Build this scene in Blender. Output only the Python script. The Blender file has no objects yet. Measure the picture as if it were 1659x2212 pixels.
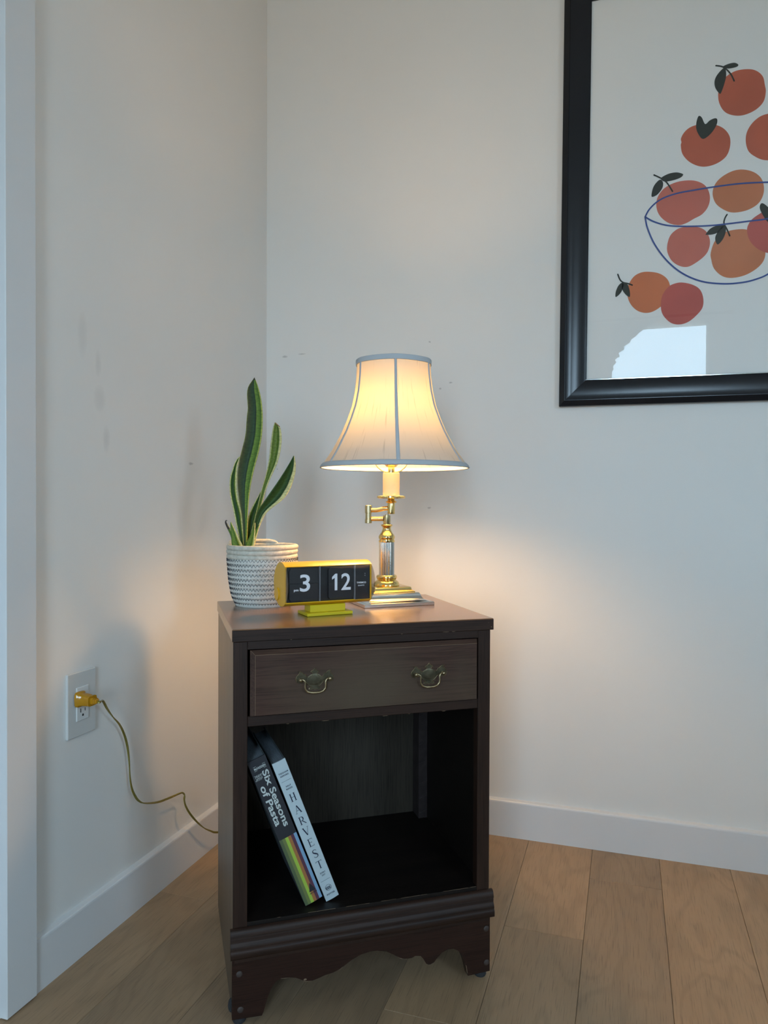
import bpy, math, random
from mathutils import Vector, Matrix
random.seed(7)
S = bpy.context.scene
COL = S.collection
PI = math.pi

# ------------------------------------------------------------ camera
FPX, PITCH, ROLL, YAW = 1590.29, 0.0120, 0.0038, -0.3179
CAM = Vector((1.0181, -1.9729, 0.89))
Fv = Vector((math.sin(YAW)*math.cos(PITCH), math.cos(YAW)*math.cos(PITCH), -math.sin(PITCH)))
_R = Vector((math.cos(YAW), -math.sin(YAW), 0)); _U = _R.cross(Fv)
Rv = _R*math.cos(ROLL) + _U*math.sin(ROLL)
Uv = -_R*math.sin(ROLL) + _U*math.cos(ROLL)
cd = bpy.data.cameras.new('camera'); cam = bpy.data.objects.new('camera', cd); COL.objects.link(cam)
cd.sensor_fit = 'HORIZONTAL'; cd.sensor_width = 36.0; cd.lens = FPX/1659*36.0
cd.clip_start = 0.02; cd.clip_end = 60
m = Matrix((Rv, Uv, -Fv)).transposed().to_4x4(); m.translation = CAM
cam.matrix_world = m
S.camera = cam

def ray(u, v, p, n):
    """real-world point where the sight line of photo point (u, v) meets the plane through p with normal n"""
    d = Fv + Rv*((u-829.5)/FPX) - Uv*((v-1106)/FPX)
    p = Vector(p); n = Vector(n)
    return CAM + d*((p-CAM).dot(n)/d.dot(n))

# ------------------------------------------------------------ world, light, exposure
SKY = 20.0
w = bpy.data.worlds.new('sky'); S.world = w; w.use_nodes = True
nt = w.node_tree; nt.nodes.clear()
o_ = nt.nodes.new('ShaderNodeOutputWorld'); bg = nt.nodes.new('ShaderNodeBackground')
tc = nt.nodes.new('ShaderNodeTexCoord'); sx = nt.nodes.new('ShaderNodeSeparateXYZ'); cr = nt.nodes.new('ShaderNodeValToRGB')
cr.color_ramp.elements[0].position = 0.47; cr.color_ramp.elements[0].color = (.26, .30, .31, 1)
cr.color_ramp.elements[1].position = 0.53; cr.color_ramp.elements[1].color = (.55, .79, 1.0, 1)
mp = nt.nodes.new('ShaderNodeMapRange'); mp.inputs[1].default_value = -1; mp.inputs[2].default_value = 1
nt.links.new(tc.outputs['Generated'], sx.inputs[0]); nt.links.new(sx.outputs[2], mp.inputs[0])
nt.links.new(mp.outputs[0], cr.inputs[0]); nt.links.new(cr.outputs[0], bg.inputs[0])
bg.inputs[1].default_value = SKY; nt.links.new(bg.outputs[0], o_.inputs[0])

WX0, WX1, WZ0, WZ1, YB = 0.35, 1.60, 0.35, 2.285, -4.18      # the window in the wall behind the camera
ld = bpy.data.lights.new('window_portal', 'AREA'); ld.shape = 'RECTANGLE'; ld.size = WX1-WX0; ld.size_y = WZ1-WZ0
ld.cycles.is_portal = True
lo = bpy.data.objects.new('window_portal', ld); COL.objects.link(lo)
lo.location = ((WX0+WX1)/2, YB-0.10, (WZ0+WZ1)/2); lo.rotation_euler = (PI/2, 0, 0)
VY0, VY1, VZ0, VZ1 = -3.25, -2.45, 1.15, 2.285                 # unseen side window added to brighten the left wall
ld2 = ld.copy(); ld2.size = VY1-VY0; ld2.size_y = VZ1-VZ0
lo2 = bpy.data.objects.new('window_portal', ld2); COL.objects.link(lo2)
lo2.location = (3.3+.10, (VY0+VY1)/2, (VZ0+VZ1)/2); lo2.rotation_euler = (PI/2, 0, PI/2)
BULB = 250.0
S.view_settings.view_transform = 'Standard'; S.view_settings.look = 'None'
S.view_settings.exposure = 0.0; S.view_settings.gamma = 1.0; S.view_settings.use_curve_mapping = False

# ------------------------------------------------------------ materials
def lin(c):
    return tuple(((x/255)/12.92 if x/255 <= .04045 else ((x/255+.055)/1.055)**2.4) for x in c) + (1,)
def new_mat(name):
    mt = bpy.data.materials.new(name); mt.use_nodes = True
    return mt, mt.node_tree, mt.node_tree.nodes['Principled BSDF']
def N(nt, t, **k):
    n = nt.nodes.new(t)
    for a, b in k.items():
        if a == 'ins':
            for i, v in b.items(): n.inputs[i].default_value = v
        else: setattr(n, a, b)
    return n
def mat(name, col, rough=.5, metal=0, vary=0, scale=8, bump=0, bscale=200, coat=0, spec=.5, stretch=(1, 1, 1), ior=None):
    mt, nt, b = new_mat(name)
    c = (*col[:3], 1); b.inputs['Base Color'].default_value = c
    b.inputs['Roughness'].default_value = rough; b.inputs['Metallic'].default_value = metal
    b.inputs['Coat Weight'].default_value = coat; b.inputs['Coat Roughness'].default_value = .15
    b.inputs['Specular IOR Level'].default_value = spec
    t = N(nt, 'ShaderNodeTexCoord'); mpg = N(nt, 'ShaderNodeMapping'); mpg.inputs['Scale'].default_value = stretch
    nt.links.new(t.outputs['Object'], mpg.inputs[0])
    n = N(nt, 'ShaderNodeTexNoise', ins={'Scale': scale, 'Detail': 5}); nt.links.new(mpg.outputs[0], n.inputs['Vector'])
    if vary:
        r = N(nt, 'ShaderNodeValToRGB'); e = r.color_ramp.elements
        e[0].position = .3; e[0].color = tuple(max(0, x*(1-vary)) for x in c[:3]) + (1,)
        e[1].position = .7; e[1].color = tuple(min(1, x*(1+vary)) for x in c[:3]) + (1,)
        nt.links.new(n.outputs[0], r.inputs[0]); nt.links.new(r.outputs[0], b.inputs['Base Color'])
    if bump:
        n2 = N(nt, 'ShaderNodeTexNoise', ins={'Scale': bscale, 'Detail': 3}); nt.links.new(mpg.outputs[0], n2.inputs['Vector'])
        bp = N(nt, 'ShaderNodeBump', ins={'Strength': bump, 'Distance': .001}); nt.links.new(n2.outputs[0], bp.inputs['Height'])
        nt.links.new(bp.outputs[0], b.inputs['Normal'])
    return mt
def wood(name, c0, c1, axis, rough=.38, coat=.25, fine=1.0, bump=.25, patch=None):
    """grain drawn along one axis of the object"""
    mt, nt, b = new_mat(name)
    t = N(nt, 'ShaderNodeTexCoord'); mpg = N(nt, 'ShaderNodeMapping')
    sc = [26, 26, 26]; sc[axis] = 1.6; mpg.inputs['Scale'].default_value = sc
    nt.links.new(t.outputs['Object'], mpg.inputs[0])
    n = N(nt, 'ShaderNodeTexNoise', ins={'Scale': 1.3*fine, 'Detail': 8, 'Roughness': .62, 'Distortion': .5}); nt.links.new(mpg.outputs[0], n.inputs['Vector'])
    m2 = N(nt, 'ShaderNodeMapping'); s2 = [420, 420, 420]; s2[axis] = 14; m2.inputs['Scale'].default_value = s2
    nt.links.new(t.outputs['Object'], m2.inputs[0])
    n2 = N(nt, 'ShaderNodeTexNoise', ins={'Scale': 1.0, 'Detail': 3}); nt.links.new(m2.outputs[0], n2.inputs['Vector'])
    r = N(nt, 'ShaderNodeValToRGB'); e = r.color_ramp.elements
    e[0].position = .32; e[0].color = (*c0, 1); e[1].position = .72; e[1].color = (*c1, 1)
    nt.links.new(n.outputs[0], r.inputs[0])
    mx = N(nt, 'ShaderNodeMix', data_type='RGBA', blend_type='MULTIPLY'); mx.inputs[0].default_value = .55
    r2 = N(nt, 'ShaderNodeValToRGB'); r2.color_ramp.elements[0].position = .38; r2.color_ramp.elements[0].color = (.35, .33, .3, 1)
    r2.color_ramp.elements[1].position = .5; r2.color_ramp.elements[1].color = (1, 1, 1, 1)
    nt.links.new(n2.outputs[0], r2.inputs[0]); nt.links.new(r.outputs[0], mx.inputs[6]); nt.links.new(r2.outputs[0], mx.inputs[7])
    out = mx.outputs[2]
    if patch:   # worn, rubbed area of the finish
        n3 = N(nt, 'ShaderNodeTexNoise', ins={'Scale': 5.0, 'Detail': 4}); nt.links.new(t.outputs['Object'], n3.inputs['Vector'])
        r3 = N(nt, 'ShaderNodeValToRGB'); r3.color_ramp.elements[0].position = .47; r3.color_ramp.elements[1].position = .66
        g = N(nt, 'ShaderNodeTexGradient', gradient_type='SPHERICAL'); mg = N(nt, 'ShaderNodeMapping')
        mg.inputs['Location'].default_value = (-.245*4.2, 0, -.568*9.5); mg.inputs['Scale'].default_value = (4.2, .1, 9.5)
        nt.links.new(t.outputs['Object'], mg.inputs[0]); nt.links.new(mg.outputs[0], g.inputs[0])
        q = N(nt, 'ShaderNodeMath', operation='MULTIPLY_ADD'); nt.links.new(g.outputs[0], q.inputs[0]); q.inputs[1].default_value = .42; nt.links.new(n3.outputs[0], q.inputs[2])
        r3.color_ramp.elements[0].position = .55; r3.color_ramp.elements[1].position = .95
        nt.links.new(q.outputs[0], r3.inputs[0])
        m3 = N(nt, 'ShaderNodeMix', data_type='RGBA'); nt.links.new(r3.outputs[0], m3.inputs[0])
        nt.links.new(out, m3.inputs[6]); m3.inputs[7].default_value = (*patch, 1); out = m3.outputs[2]
    nt.links.new(out, b.inputs['Base Color'])
    b.inputs['Roughness'].default_value = rough; b.inputs['Coat Weight'].default_value = coat; b.inputs['Coat Roughness'].default_value = .22
    b.inputs['Specular IOR Level'].default_value = .32 if coat < .2 else .5
    bp = N(nt, 'ShaderNodeBump', ins={'Strength': bump, 'Distance': .0006}); nt.links.new(n2.outputs[0], bp.inputs['Height'])
    nt.links.new(bp.outputs[0], b.inputs['Normal'])
    return mt
def wall_mat(name, marks=(), axes=(0, 2)):
    """matt off-white paint with faint roller stipple; marks = scuffs (centre, half sizes) in object space"""
    mt, nt, b = new_mat(name)
    t = N(nt, 'ShaderNodeTexCoord')
    n = N(nt, 'ShaderNodeTexNoise', ins={'Scale': 2.2, 'Detail': 4}); nt.links.new(t.outputs['Object'], n.inputs['Vector'])
    r = N(nt, 'ShaderNodeValToRGB'); r.color_ramp.elements[0].color = (.74, .72, .685, 1); r.color_ramp.elements[1].color = (.80, .78, .745, 1)
    nt.links.new(n.outputs[0], r.inputs[0]); out = r.outputs[0]
    if marks:
        sp = N(nt, 'ShaderNodeSeparateXYZ')
        nz = N(nt, 'ShaderNodeTexNoise', ins={'Scale': 120, 'Detail': 3}); nt.links.new(t.outputs['Object'], nz.inputs['Vector'])
        sc = N(nt, 'ShaderNodeVectorMath', operation='SCALE'); sc.inputs[3].default_value = .006
        ad = N(nt, 'ShaderNodeVectorMath', operation='ADD')
        nt.links.new(nz.outputs[1], sc.inputs[0]); nt.links.new(sc.outputs[0], ad.inputs[0]); nt.links.new(t.outputs['Object'], ad.inputs[1])
        nt.links.new(ad.outputs[0], sp.inputs[0]); acc = None
        for (cx, cz, hx, hz, st) in marks:
            terms = []
            for ax, c, h in ((axes[0], cx, hx), (axes[1], cz, hz)):
                a = N(nt, 'ShaderNodeMath', operation='SUBTRACT'); nt.links.new(sp.outputs[ax], a.inputs[0]); a.inputs[1].default_value = c+.003
                d = N(nt, 'ShaderNodeMath', operation='DIVIDE'); nt.links.new(a.outputs[0], d.inputs[0]); d.inputs[1].default_value = h
                q = N(nt, 'ShaderNodeMath', operation='MULTIPLY'); nt.links.new(d.outputs[0], q.inputs[0]); nt.links.new(d.outputs[0], q.inputs[1]); terms.append(q)
            s = N(nt, 'ShaderNodeMath', operation='ADD'); nt.links.new(terms[0].outputs[0], s.inputs[0]); nt.links.new(terms[1].outputs[0], s.inputs[1])
            mr = N(nt, 'ShaderNodeMapRange'); mr.inputs[1].default_value = 0; mr.inputs[2].default_value = 1; mr.inputs[3].default_value = st; mr.inputs[4].default_value = 0
            nt.links.new(s.outputs[0], mr.inputs[0])
            if acc is None: acc = mr.outputs[0]
            else:
                mxx = N(nt, 'ShaderNodeMath', operation='MAXIMUM'); nt.links.new(acc, mxx.inputs[0]); nt.links.new(mr.outputs[0], mxx.inputs[1]); acc = mxx.outputs[0]
        mm = N(nt, 'ShaderNodeMix', data_type='RGBA'); nt.links.new(acc, mm.inputs[0]); nt.links.new(out, mm.inputs[6]); mm.inputs[7].default_value = (.30, .29, .28, 1); out = mm.outputs[2]
    nt.links.new(out, b.inputs['Base Color']); b.inputs['Roughness'].default_value = .62
    n2 = N(nt, 'ShaderNodeTexNoise', ins={'Scale': 260, 'Detail': 2}); nt.links.new(t.outputs['Object'], n2.inputs['Vector'])
    bp = N(nt, 'ShaderNodeBump', ins={'Strength': .12, 'Distance': .0008}); nt.links.new(n2.outputs[0], bp.inputs['Height']); nt.links.new(bp.outputs[0], b.inputs['Normal'])
    return mt
def floor_mat():
    mt, nt, b = new_mat('oak_plank')
    t = N(nt, 'ShaderNodeTexCoord'); oi = N(nt, 'ShaderNodeObjectInfo')
    off = N(nt, 'ShaderNodeMath', operation='MULTIPLY'); off.inputs[1].default_value = 37.0; nt.links.new(oi.outputs['Random'], off.inputs[0])
    cmb = N(nt, 'ShaderNodeCombineXYZ'); nt.links.new(off.outputs[0], cmb.inputs[0]); nt.links.new(off.outputs[0], cmb.inputs[1])
    ad = N(nt, 'ShaderNodeVectorMath', operation='ADD'); nt.links.new(t.outputs['Object'], ad.inputs[0]); nt.links.new(cmb.outputs[0], ad.inputs[1])
    # cathedral figure: contour lines of a slow, stretched noise
    m1 = N(nt, 'ShaderNodeMapping'); m1.inputs['Scale'].default_value = (6.5, 1.5, 1); nt.links.new(ad.outputs[0], m1.inputs[0])
    n1 = N(nt, 'ShaderNodeTexNoise', ins={'Scale': 1.0, 'Detail': 2.5, 'Roughness': .45}); nt.links.new(m1.outputs[0], n1.inputs['Vector'])
    k = N(nt, 'ShaderNodeMath', operation='MULTIPLY'); k.inputs[1].default_value = 80; nt.links.new(n1.outputs[0], k.inputs[0])
    sn = N(nt, 'ShaderNodeMath', operation='SINE'); nt.links.new(k.outputs[0], sn.inputs[0])
    # pores
    m2 = N(nt, 'ShaderNodeMapping'); m2.inputs['Scale'].default_value = (620, 16, 1); nt.links.new(ad.outputs[0], m2.inputs[0])
    n2 = N(nt, 'ShaderNodeTexNoise', ins={'Scale': 1.0, 'Detail': 4, 'Distortion': .4}); nt.links.new(m2.outputs[0], n2.inputs['Vector'])
    m3 = N(nt, 'ShaderNodeMapping'); m3.inputs['Scale'].default_value = (9, 3.0, 1); nt.links.new(ad.outputs[0], m3.inputs[0])
    n3 = N(nt, 'ShaderNodeTexNoise', ins={'Scale': 1.0, 'Detail': 3}); nt.links.new(m3.outputs[0], n3.inputs['Vector'])
    r = N(nt, 'ShaderNodeValToRGB'); e = r.color_ramp.elements
    e[0].position = .3; e[0].color = (.345, .232, .136, 1); e[1].position = .7; e[1].color = (.415, .285, .170, 1)
    nt.links.new(n3.outputs[0], r.inputs[0])
    rr = N(nt, 'ShaderNodeValToRGB'); rr.color_ramp.elements[0].position = 0.0; rr.color_ramp.elements[0].color = (.72, .73, .76, 1)
    rr.color_ramp.elements[1].position = 1; rr.color_ramp.elements[1].color = (1.12, 1.06, 1.0, 1)
    nt.links.new(oi.outputs['Random'], rr.inputs[0])
    x1 = N(nt, 'ShaderNodeMix', data_type='RGBA', blend_type='MULTIPLY'); x1.inputs[0].default_value = 1; nt.links.new(r.outputs[0], x1.inputs[6]); nt.links.new(rr.outputs[0], x1.inputs[7])
    rs = N(nt, 'ShaderNodeMapRange'); rs.inputs[1].default_value = -1; rs.inputs[2].default_value = -.2; rs.inputs[3].default_value = .90; rs.inputs[4].default_value = 1.0
    nt.links.new(sn.outputs[0], rs.inputs[0])
    rp = N(nt, 'ShaderNodeMapRange'); rp.inputs[1].default_value = .34; rp.inputs[2].default_value = .46; rp.inputs[3].default_value = .74; rp.inputs[4].default_value = 1.0
    nt.links.new(n2.outputs[0], rp.inputs[0])
    mu = N(nt, 'ShaderNodeMath', operation='MULTIPLY'); nt.links.new(rs.outputs[0], mu.inputs[0]); nt.links.new(rp.outputs[0], mu.inputs[1])
    x2 = N(nt, 'ShaderNodeMix', data_type='RGBA', blend_type='MULTIPLY'); x2.inputs[0].default_value = 1; nt.links.new(x1.outputs[2], x2.inputs[6]); nt.links.new(mu.outputs[0], x2.inputs[7])
    nt.links.new(x2.outputs[2], b.inputs['Base Color']); b.inputs['Roughness'].default_value = .5
    bp = N(nt, 'ShaderNodeBump', ins={'Strength': .5, 'Distance': .0005}); nt.links.new(mu.outputs[0], bp.inputs['Height']); nt.links.new(bp.outputs[0], b.inputs['Normal'])
    return mt
def glass(name, tint=(1, 1, 1), gloss=.02, ior=1.5, keep=1.0):
    mt = bpy.data.materials.new(name); mt.use_nodes = True; nt = mt.node_tree; nt.nodes.clear()
    o = N(nt, 'ShaderNodeOutputMaterial'); tr = N(nt, 'ShaderNodeBsdfTransparent'); tr.inputs[0].default_value = (*tint, 1)
    gl = N(nt, 'ShaderNodeBsdfGlossy'); gl.inputs['Roughness'].default_value = gloss
    f = N(nt, 'ShaderNodeFresnel'); f.inputs[0].default_value = ior; mx = N(nt, 'ShaderNodeMixShader')
    ge = N(nt, 'ShaderNodeNewGeometry'); iv = N(nt, 'ShaderNodeMath', operation='SUBTRACT'); iv.inputs[0].default_value = 1; nt.links.new(ge.outputs['Backfacing'], iv.inputs[1])
    pr = N(nt, 'ShaderNodeMath', operation='MULTIPLY'); nt.links.new(f.outputs[0], pr.inputs[0]); nt.links.new(iv.outputs[0], pr.inputs[1])
    nt.links.new(pr.outputs[0], mx.inputs[0]); nt.links.new(tr.outputs[0], mx.inputs[1]); nt.links.new(gl.outputs[0], mx.inputs[2]); nt.links.new(mx.outputs[0], o.inputs[0])
    return mt
def leaf_mat(name, stops):
    """colours run across the leaf (uv x); dark cross bands along it"""
    mt, nt, b = new_mat(name)
    t = N(nt, 'ShaderNodeUVMap'); sp = N(nt, 'ShaderNodeSeparateXYZ')
    n = N(nt, 'ShaderNodeTexNoise', ins={'Scale': 9, 'Detail': 3}); nt.links.new(t.outputs[0], n.inputs['Vector'])
    a = N(nt, 'ShaderNodeMath', operation='MULTIPLY_ADD'); a.inputs[1].default_value = .05; nt.links.new(n.outputs[0], a.inputs[0])
    nt.links.new(t.outputs[0], sp.inputs[0]); nt.links.new(sp.outputs[0], a.inputs[2])
    r = N(nt, 'ShaderNodeValToRGB'); e = r.color_ramp.elements
    while len(e) < len(stops): e.new(.5)
    for k, (p, c) in enumerate(stops): e[k].position = p; e[k].color = (*c, 1)
    nt.links.new(a.outputs[0], r.inputs[0])
    mpg = N(nt, 'ShaderNodeMapping'); mpg.inputs['Scale'].default_value = (4, 26, 1); nt.links.new(t.outputs[0], mpg.inputs[0])
    n2 = N(nt, 'ShaderNodeTexNoise', ins={'Scale': 1, 'Detail': 4}); nt.links.new(mpg.outputs[0], n2.inputs['Vector'])
    mr = N(nt, 'ShaderNodeMapRange'); mr.inputs[1].default_value = .35; mr.inputs[2].default_value = .6; mr.inputs[3].default_value = .72; mr.inputs[4].default_value = 1.1; nt.links.new(n2.outputs[0], mr.inputs[0])
    x = N(nt, 'ShaderNodeMix', data_type='RGBA', blend_type='MULTIPLY'); x.inputs[0].default_value = 1; nt.links.new(r.outputs[0], x.inputs[6]); nt.links.new(mr.outputs[0], x.inputs[7])
    nt.links.new(x.outputs[2], b.inputs['Base Color']); b.inputs['Roughness'].default_value = .50; b.inputs['Specular IOR Level'].default_value = .25
    return mt

M = {}
M['wall'] = wall_mat('wall_paint')
M['wall_r'] = wall_mat('wall_paint_scuffed', [(.06, 1.32, .010, .004, .55), (.115, 1.325, .014, .0025, .5), (.036, .99, .004, .002, .6), (.50, 1.335, .004, .003, .6), (.56, 1.22, .006, .003, .6), (.53, 1.205, .004, .003, .5), (.50, .878, .006, .003, .6)], (0, 2))
M['wall_l'] = wall_mat('wall_paint_marked', [(-.40, .985, .012, .004, .6), (-.71, 1.02, .012, .03, .18), (-.73, 1.10, .02, .03, .15), (-.78, 1.22, .015, .05, .13), (-.735, 1.17, .01, .03, .15)], (1, 2))
M['ceiling'] = mat('ceiling_paint', (.72, .71, .69), .8, vary=.03)
M['trim'] = mat('white_trim_paint', (.70, .70, .70), .36, vary=.02, scale=5, bump=.04, bscale=90)
M['plank'] = floor_mat()
M['sub'] = mat('subfloor', (.03, .025, .02), .9)
M['blocker_sofa'] = mat('charcoal_fabric', (.06, .06, .065), .95, vary=.2, bump=.5, bscale=500)
M['drape'] = mat('linen_drape', (.30, .29, .27), .9, vary=.1, bump=.3, bscale=400)
WD0, WD1 = (.019, .0085, .0055), (.040, .018, .0105)
M['wood_z'] = wood('dark_stained_wood_upright', WD0, WD1, 2, coat=0, rough=.46)
M['wood_in'] = wood('unlit_inner_wood', (.006, .004, .003), (.012, .007, .005), 0, rough=.5, coat=0)  # darker than the other wood: the shelf's shade put into the colour
M['wood_x'] = wood('dark_stained_wood_lengthwise', WD0, WD1, 0, coat=0, rough=.5)
M['wood_side'] = wood('lighter_stained_wood', (.060, .040, .027), (.105, .074, .052), 2, rough=.42, coat=.3, fine=1.6)  # lighter than the other stained wood
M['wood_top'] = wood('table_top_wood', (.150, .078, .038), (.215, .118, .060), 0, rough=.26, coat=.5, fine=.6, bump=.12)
M['wood_drawer'] = wood('drawer_front_wood', (.050, .024, .017), (.078, .040, .028), 0, coat=.06, patch=(.082, .056, .036))
M['wood_apron'] = wood('reddish_base_wood', (.020, .0075, .005), (.034, .013, .008), 0, coat=.06)
M['wood_back'] = wood('plywood_back', (.034, .026, .018), (.052, .040, .028), 2, rough=.7, coat=0)
M['wood_post'] = mat('smeared_glue_post', (.035, .025, .024), .4, vary=.3, scale=60, bump=.5, bscale=60)
M['chip'] = mat('bare_wood_chip', (.20, .13, .08), .8)
M['bronze'] = mat('aged_brass', (.34, .27, .16), .34, metal=1, vary=.35, scale=90, bump=.1)
M['bronze_d'] = mat('dark_aged_brass', (.13, .115, .075), .42, metal=1, vary=.35, scale=90, bump=.15)
M['felt'] = mat('grey_felt', (.030, .030, .032), .95, bump=1, bscale=700)
M['plug'] = mat('screw_cap', (.050, .034, .028), .6)
M['paper'] = mat('print_paper', (.80, .79, .76), .75)
M['frame'] = mat('black_lacquer', (.006, .008, .012), .24, vary=.15, scale=20, spec=.4)
M['glassf'] = glass('picture_glass', gloss=.006, ior=1.44)
M['blue_ink'] = mat('blue_ink', (.035, .075, .27), .7)
M['leaf_ink'] = mat('black_green_ink', (.022, .028, .022), .7)
M['plate'] = mat('white_plastic_plate', (.62, .62, .60), .28)
M['device'] = mat('white_plastic_socket', (.70, .70, .68), .30)
M['slot'] = mat('socket_slot', (.02, .02, .02), .8)
M['brass'] = mat('polished_brass', (.90, .66, .26), .10, metal=1)
M['brass_d'] = mat('satin_brass', (.62, .50, .27), .26, metal=1)
M['nickel'] = mat('polished_nickel', (.78, .78, .76), .10, metal=1)
M['candle'] = mat('ivory_sleeve', (.60, .50, .36), .5)
M['soil'] = mat('potting_soil', (.03, .02, .013), .95, vary=.4, scale=80, bump=1, bscale=200)
M['pot'] = mat('black_nursery_pot', (.02, .02, .02), .5)
M['rope'] = mat('cotton_rope', (.66, .65, .60), .92, vary=.10, scale=180, bump=.9, bscale=650)
M['rope_top'] = mat('cotton_rope_unstitched', (.58, .55, .47), .92, vary=.14, scale=140, bump=1, bscale=520)
M['thread'] = mat('dark_thread', (.012, .016, .03), .7)
M['yellow'] = mat('yellow_plastic', (.78, .42, .014), .30)
M['yellow_b'] = mat('yellow_painted_stand', (.62, .48, .008), .42)
M['black_p'] = mat('black_plastic', (.008, .008, .010), .35)
M['flap'] = mat('black_flap', (.012, .012, .014), .42)
M['digit'] = mat('white_print', (.72, .74, .78), .6)
M['lens'] = glass('clear_lens', gloss=.04, ior=1.25)
M['lens_edge'] = glass('lens_end', tint=(.72, .70, .68), gloss=.15, ior=1.45)
M['divider'] = mat('grey_divider', (.20, .20, .21), .4)
M['book_dark'] = mat('charcoal_cloth_cover', (.018, .019, .025), .6)
M['book_pale'] = mat('pale_blue_cover', (.47, .55, .58), .6)
M['board'] = mat('grey_cover_board', (.07, .085, .09), .7)
M['pages'] = mat('page_edges', (.16, .19, .22), .85, vary=.35, scale=300, stretch=(8, .2, .2))
M['cream_ink'] = mat('cream_ink', (.52, .56, .54), .6)
M['navy_ink'] = mat('navy_ink', (.010, .016, .045), .6)
M['cord'] = mat('gold_clear_cord', (.33, .27, .07), .22, metal=.55)
CREAM = (.62, .58, .26); YEL = (.42, .44, .08); DG = (.014, .045, .010); MG = (.06, .13, .018); LG = (.17, .27, .045); BR = (.065, .06, .014)
M['leaf_big'] = leaf_mat('tall_leaf', [(0, (.30, .33, .06)), (.07, BR), (.30, (.03, .055, .01)), (.52, DG), (.60, (.012, .03, .008)), (.66, LG), (.95, MG), (1, YEL)])  # paler right part paints the flank past the fold, turned to the light
M['leaf_var'] = leaf_mat('variegated_leaf', [(0, CREAM), (.10, CREAM), (.15, MG), (.45, DG), (.74, MG), (.82, YEL), (.86, CREAM), (1, CREAM)])
M['leaf_right'] = leaf_mat('broad_leaf', [(0, MG), (.10, DG), (.5, (.03, .08, .012)), (.76, DG), (.82, CREAM), (1, CREAM)])
M['leaf_small'] = leaf_mat('young_leaf', [(0, MG), (.2, LG), (.7, MG), (.86, YEL), (.92, CREAM), (1, CREAM)])
M['leaf_cut'] = leaf_mat('cut_leaf', [(0, CREAM), (.10, (.3, .34, .12)), (.18, (.11, .17, .02)), (.55, (.14, .19, .025)), (.80, MG), (.88, CREAM), (1, CREAM)])
M['tip'] = mat('dried_leaf_tip', (.04, .03, .025), .8)

mt = bpy.data.materials.new('amber_clear_plastic'); mt.use_nodes = True; b = mt.node_tree.nodes['Principled BSDF']
b.inputs['Base Color'].default_value = (.74, .37, .015, 1); b.inputs['Roughness'].default_value = .12; b.inputs['Transmission Weight'].default_value = .45; M['amber'] = mt
mt = bpy.data.materials.new('lit_bulb'); mt.use_nodes = True; b = mt.node_tree.nodes['Principled BSDF']
b.inputs['Base Color'].default_value = (1, .9, .7, 1); b.inputs['Emission Color'].default_value = (1.0, .60, .26, 1); b.inputs['Emission Strength'].default_value = BULB; M['bulb'] = mt
def cloth(name, c, amount, crease=True, tc_=(.95, .72, .42)):
    mt = bpy.data.materials.new(name); mt.use_nodes = True; nt = mt.node_tree; nt.nodes.clear()
    o = N(nt, 'ShaderNodeOutputMaterial'); d = N(nt, 'ShaderNodeBsdfDiffuse'); t = N(nt, 'ShaderNodeBsdfTranslucent'); mx = N(nt, 'ShaderNodeMixShader')
    d.inputs[0].default_value = (*c, 1); t.inputs[0].default_value = (*tc_, 1); mx.inputs[0].default_value = amount
    if crease:
        u = N(nt, 'ShaderNodeUVMap'); mg = N(nt, 'ShaderNodeMapping'); mg.inputs['Scale'].default_value = (110, 2.2, 1); mg.inputs['Rotation'].default_value = (0, 0, .012)
        nt.links.new(u.outputs[0], mg.inputs[0]); n = N(nt, 'ShaderNodeTexNoise', ins={'Scale': 1, 'Detail': 3}); nt.links.new(mg.outputs[0], n.inputs['Vector'])
        mr = N(nt, 'ShaderNodeMapRange'); mr.inputs[1].default_value = .30; mr.inputs[2].default_value = .40; mr.inputs[3].default_value = .72; mr.inputs[4].default_value = 1; nt.links.new(n.outputs[0], mr.inputs[0])
        for sh, col in ((d, c), (t, tc_)):
            x = N(nt, 'ShaderNodeMix', data_type='RGBA', blend_type='MULTIPLY'); x.inputs[0].default_value = 1; x.inputs[6].default_value = (*col, 1); nt.links.new(mr.outputs[0], x.inputs[7]); nt.links.new(x.outputs[2], sh.inputs[0])
    nt.links.new(d.outputs[0], mx.inputs[1]); nt.links.new(t.outputs[0], mx.inputs[2]); nt.links.new(mx.outputs[0], o.inputs[0]); return mt
M['shade'] = cloth('shade_silk', (.72, .69, .63), .30, True, (.116, .096, .046))
M['tape'] = cloth('shade_trim_tape', (.50, .53, .56), .05, False, (.2, .15, .1))
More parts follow.
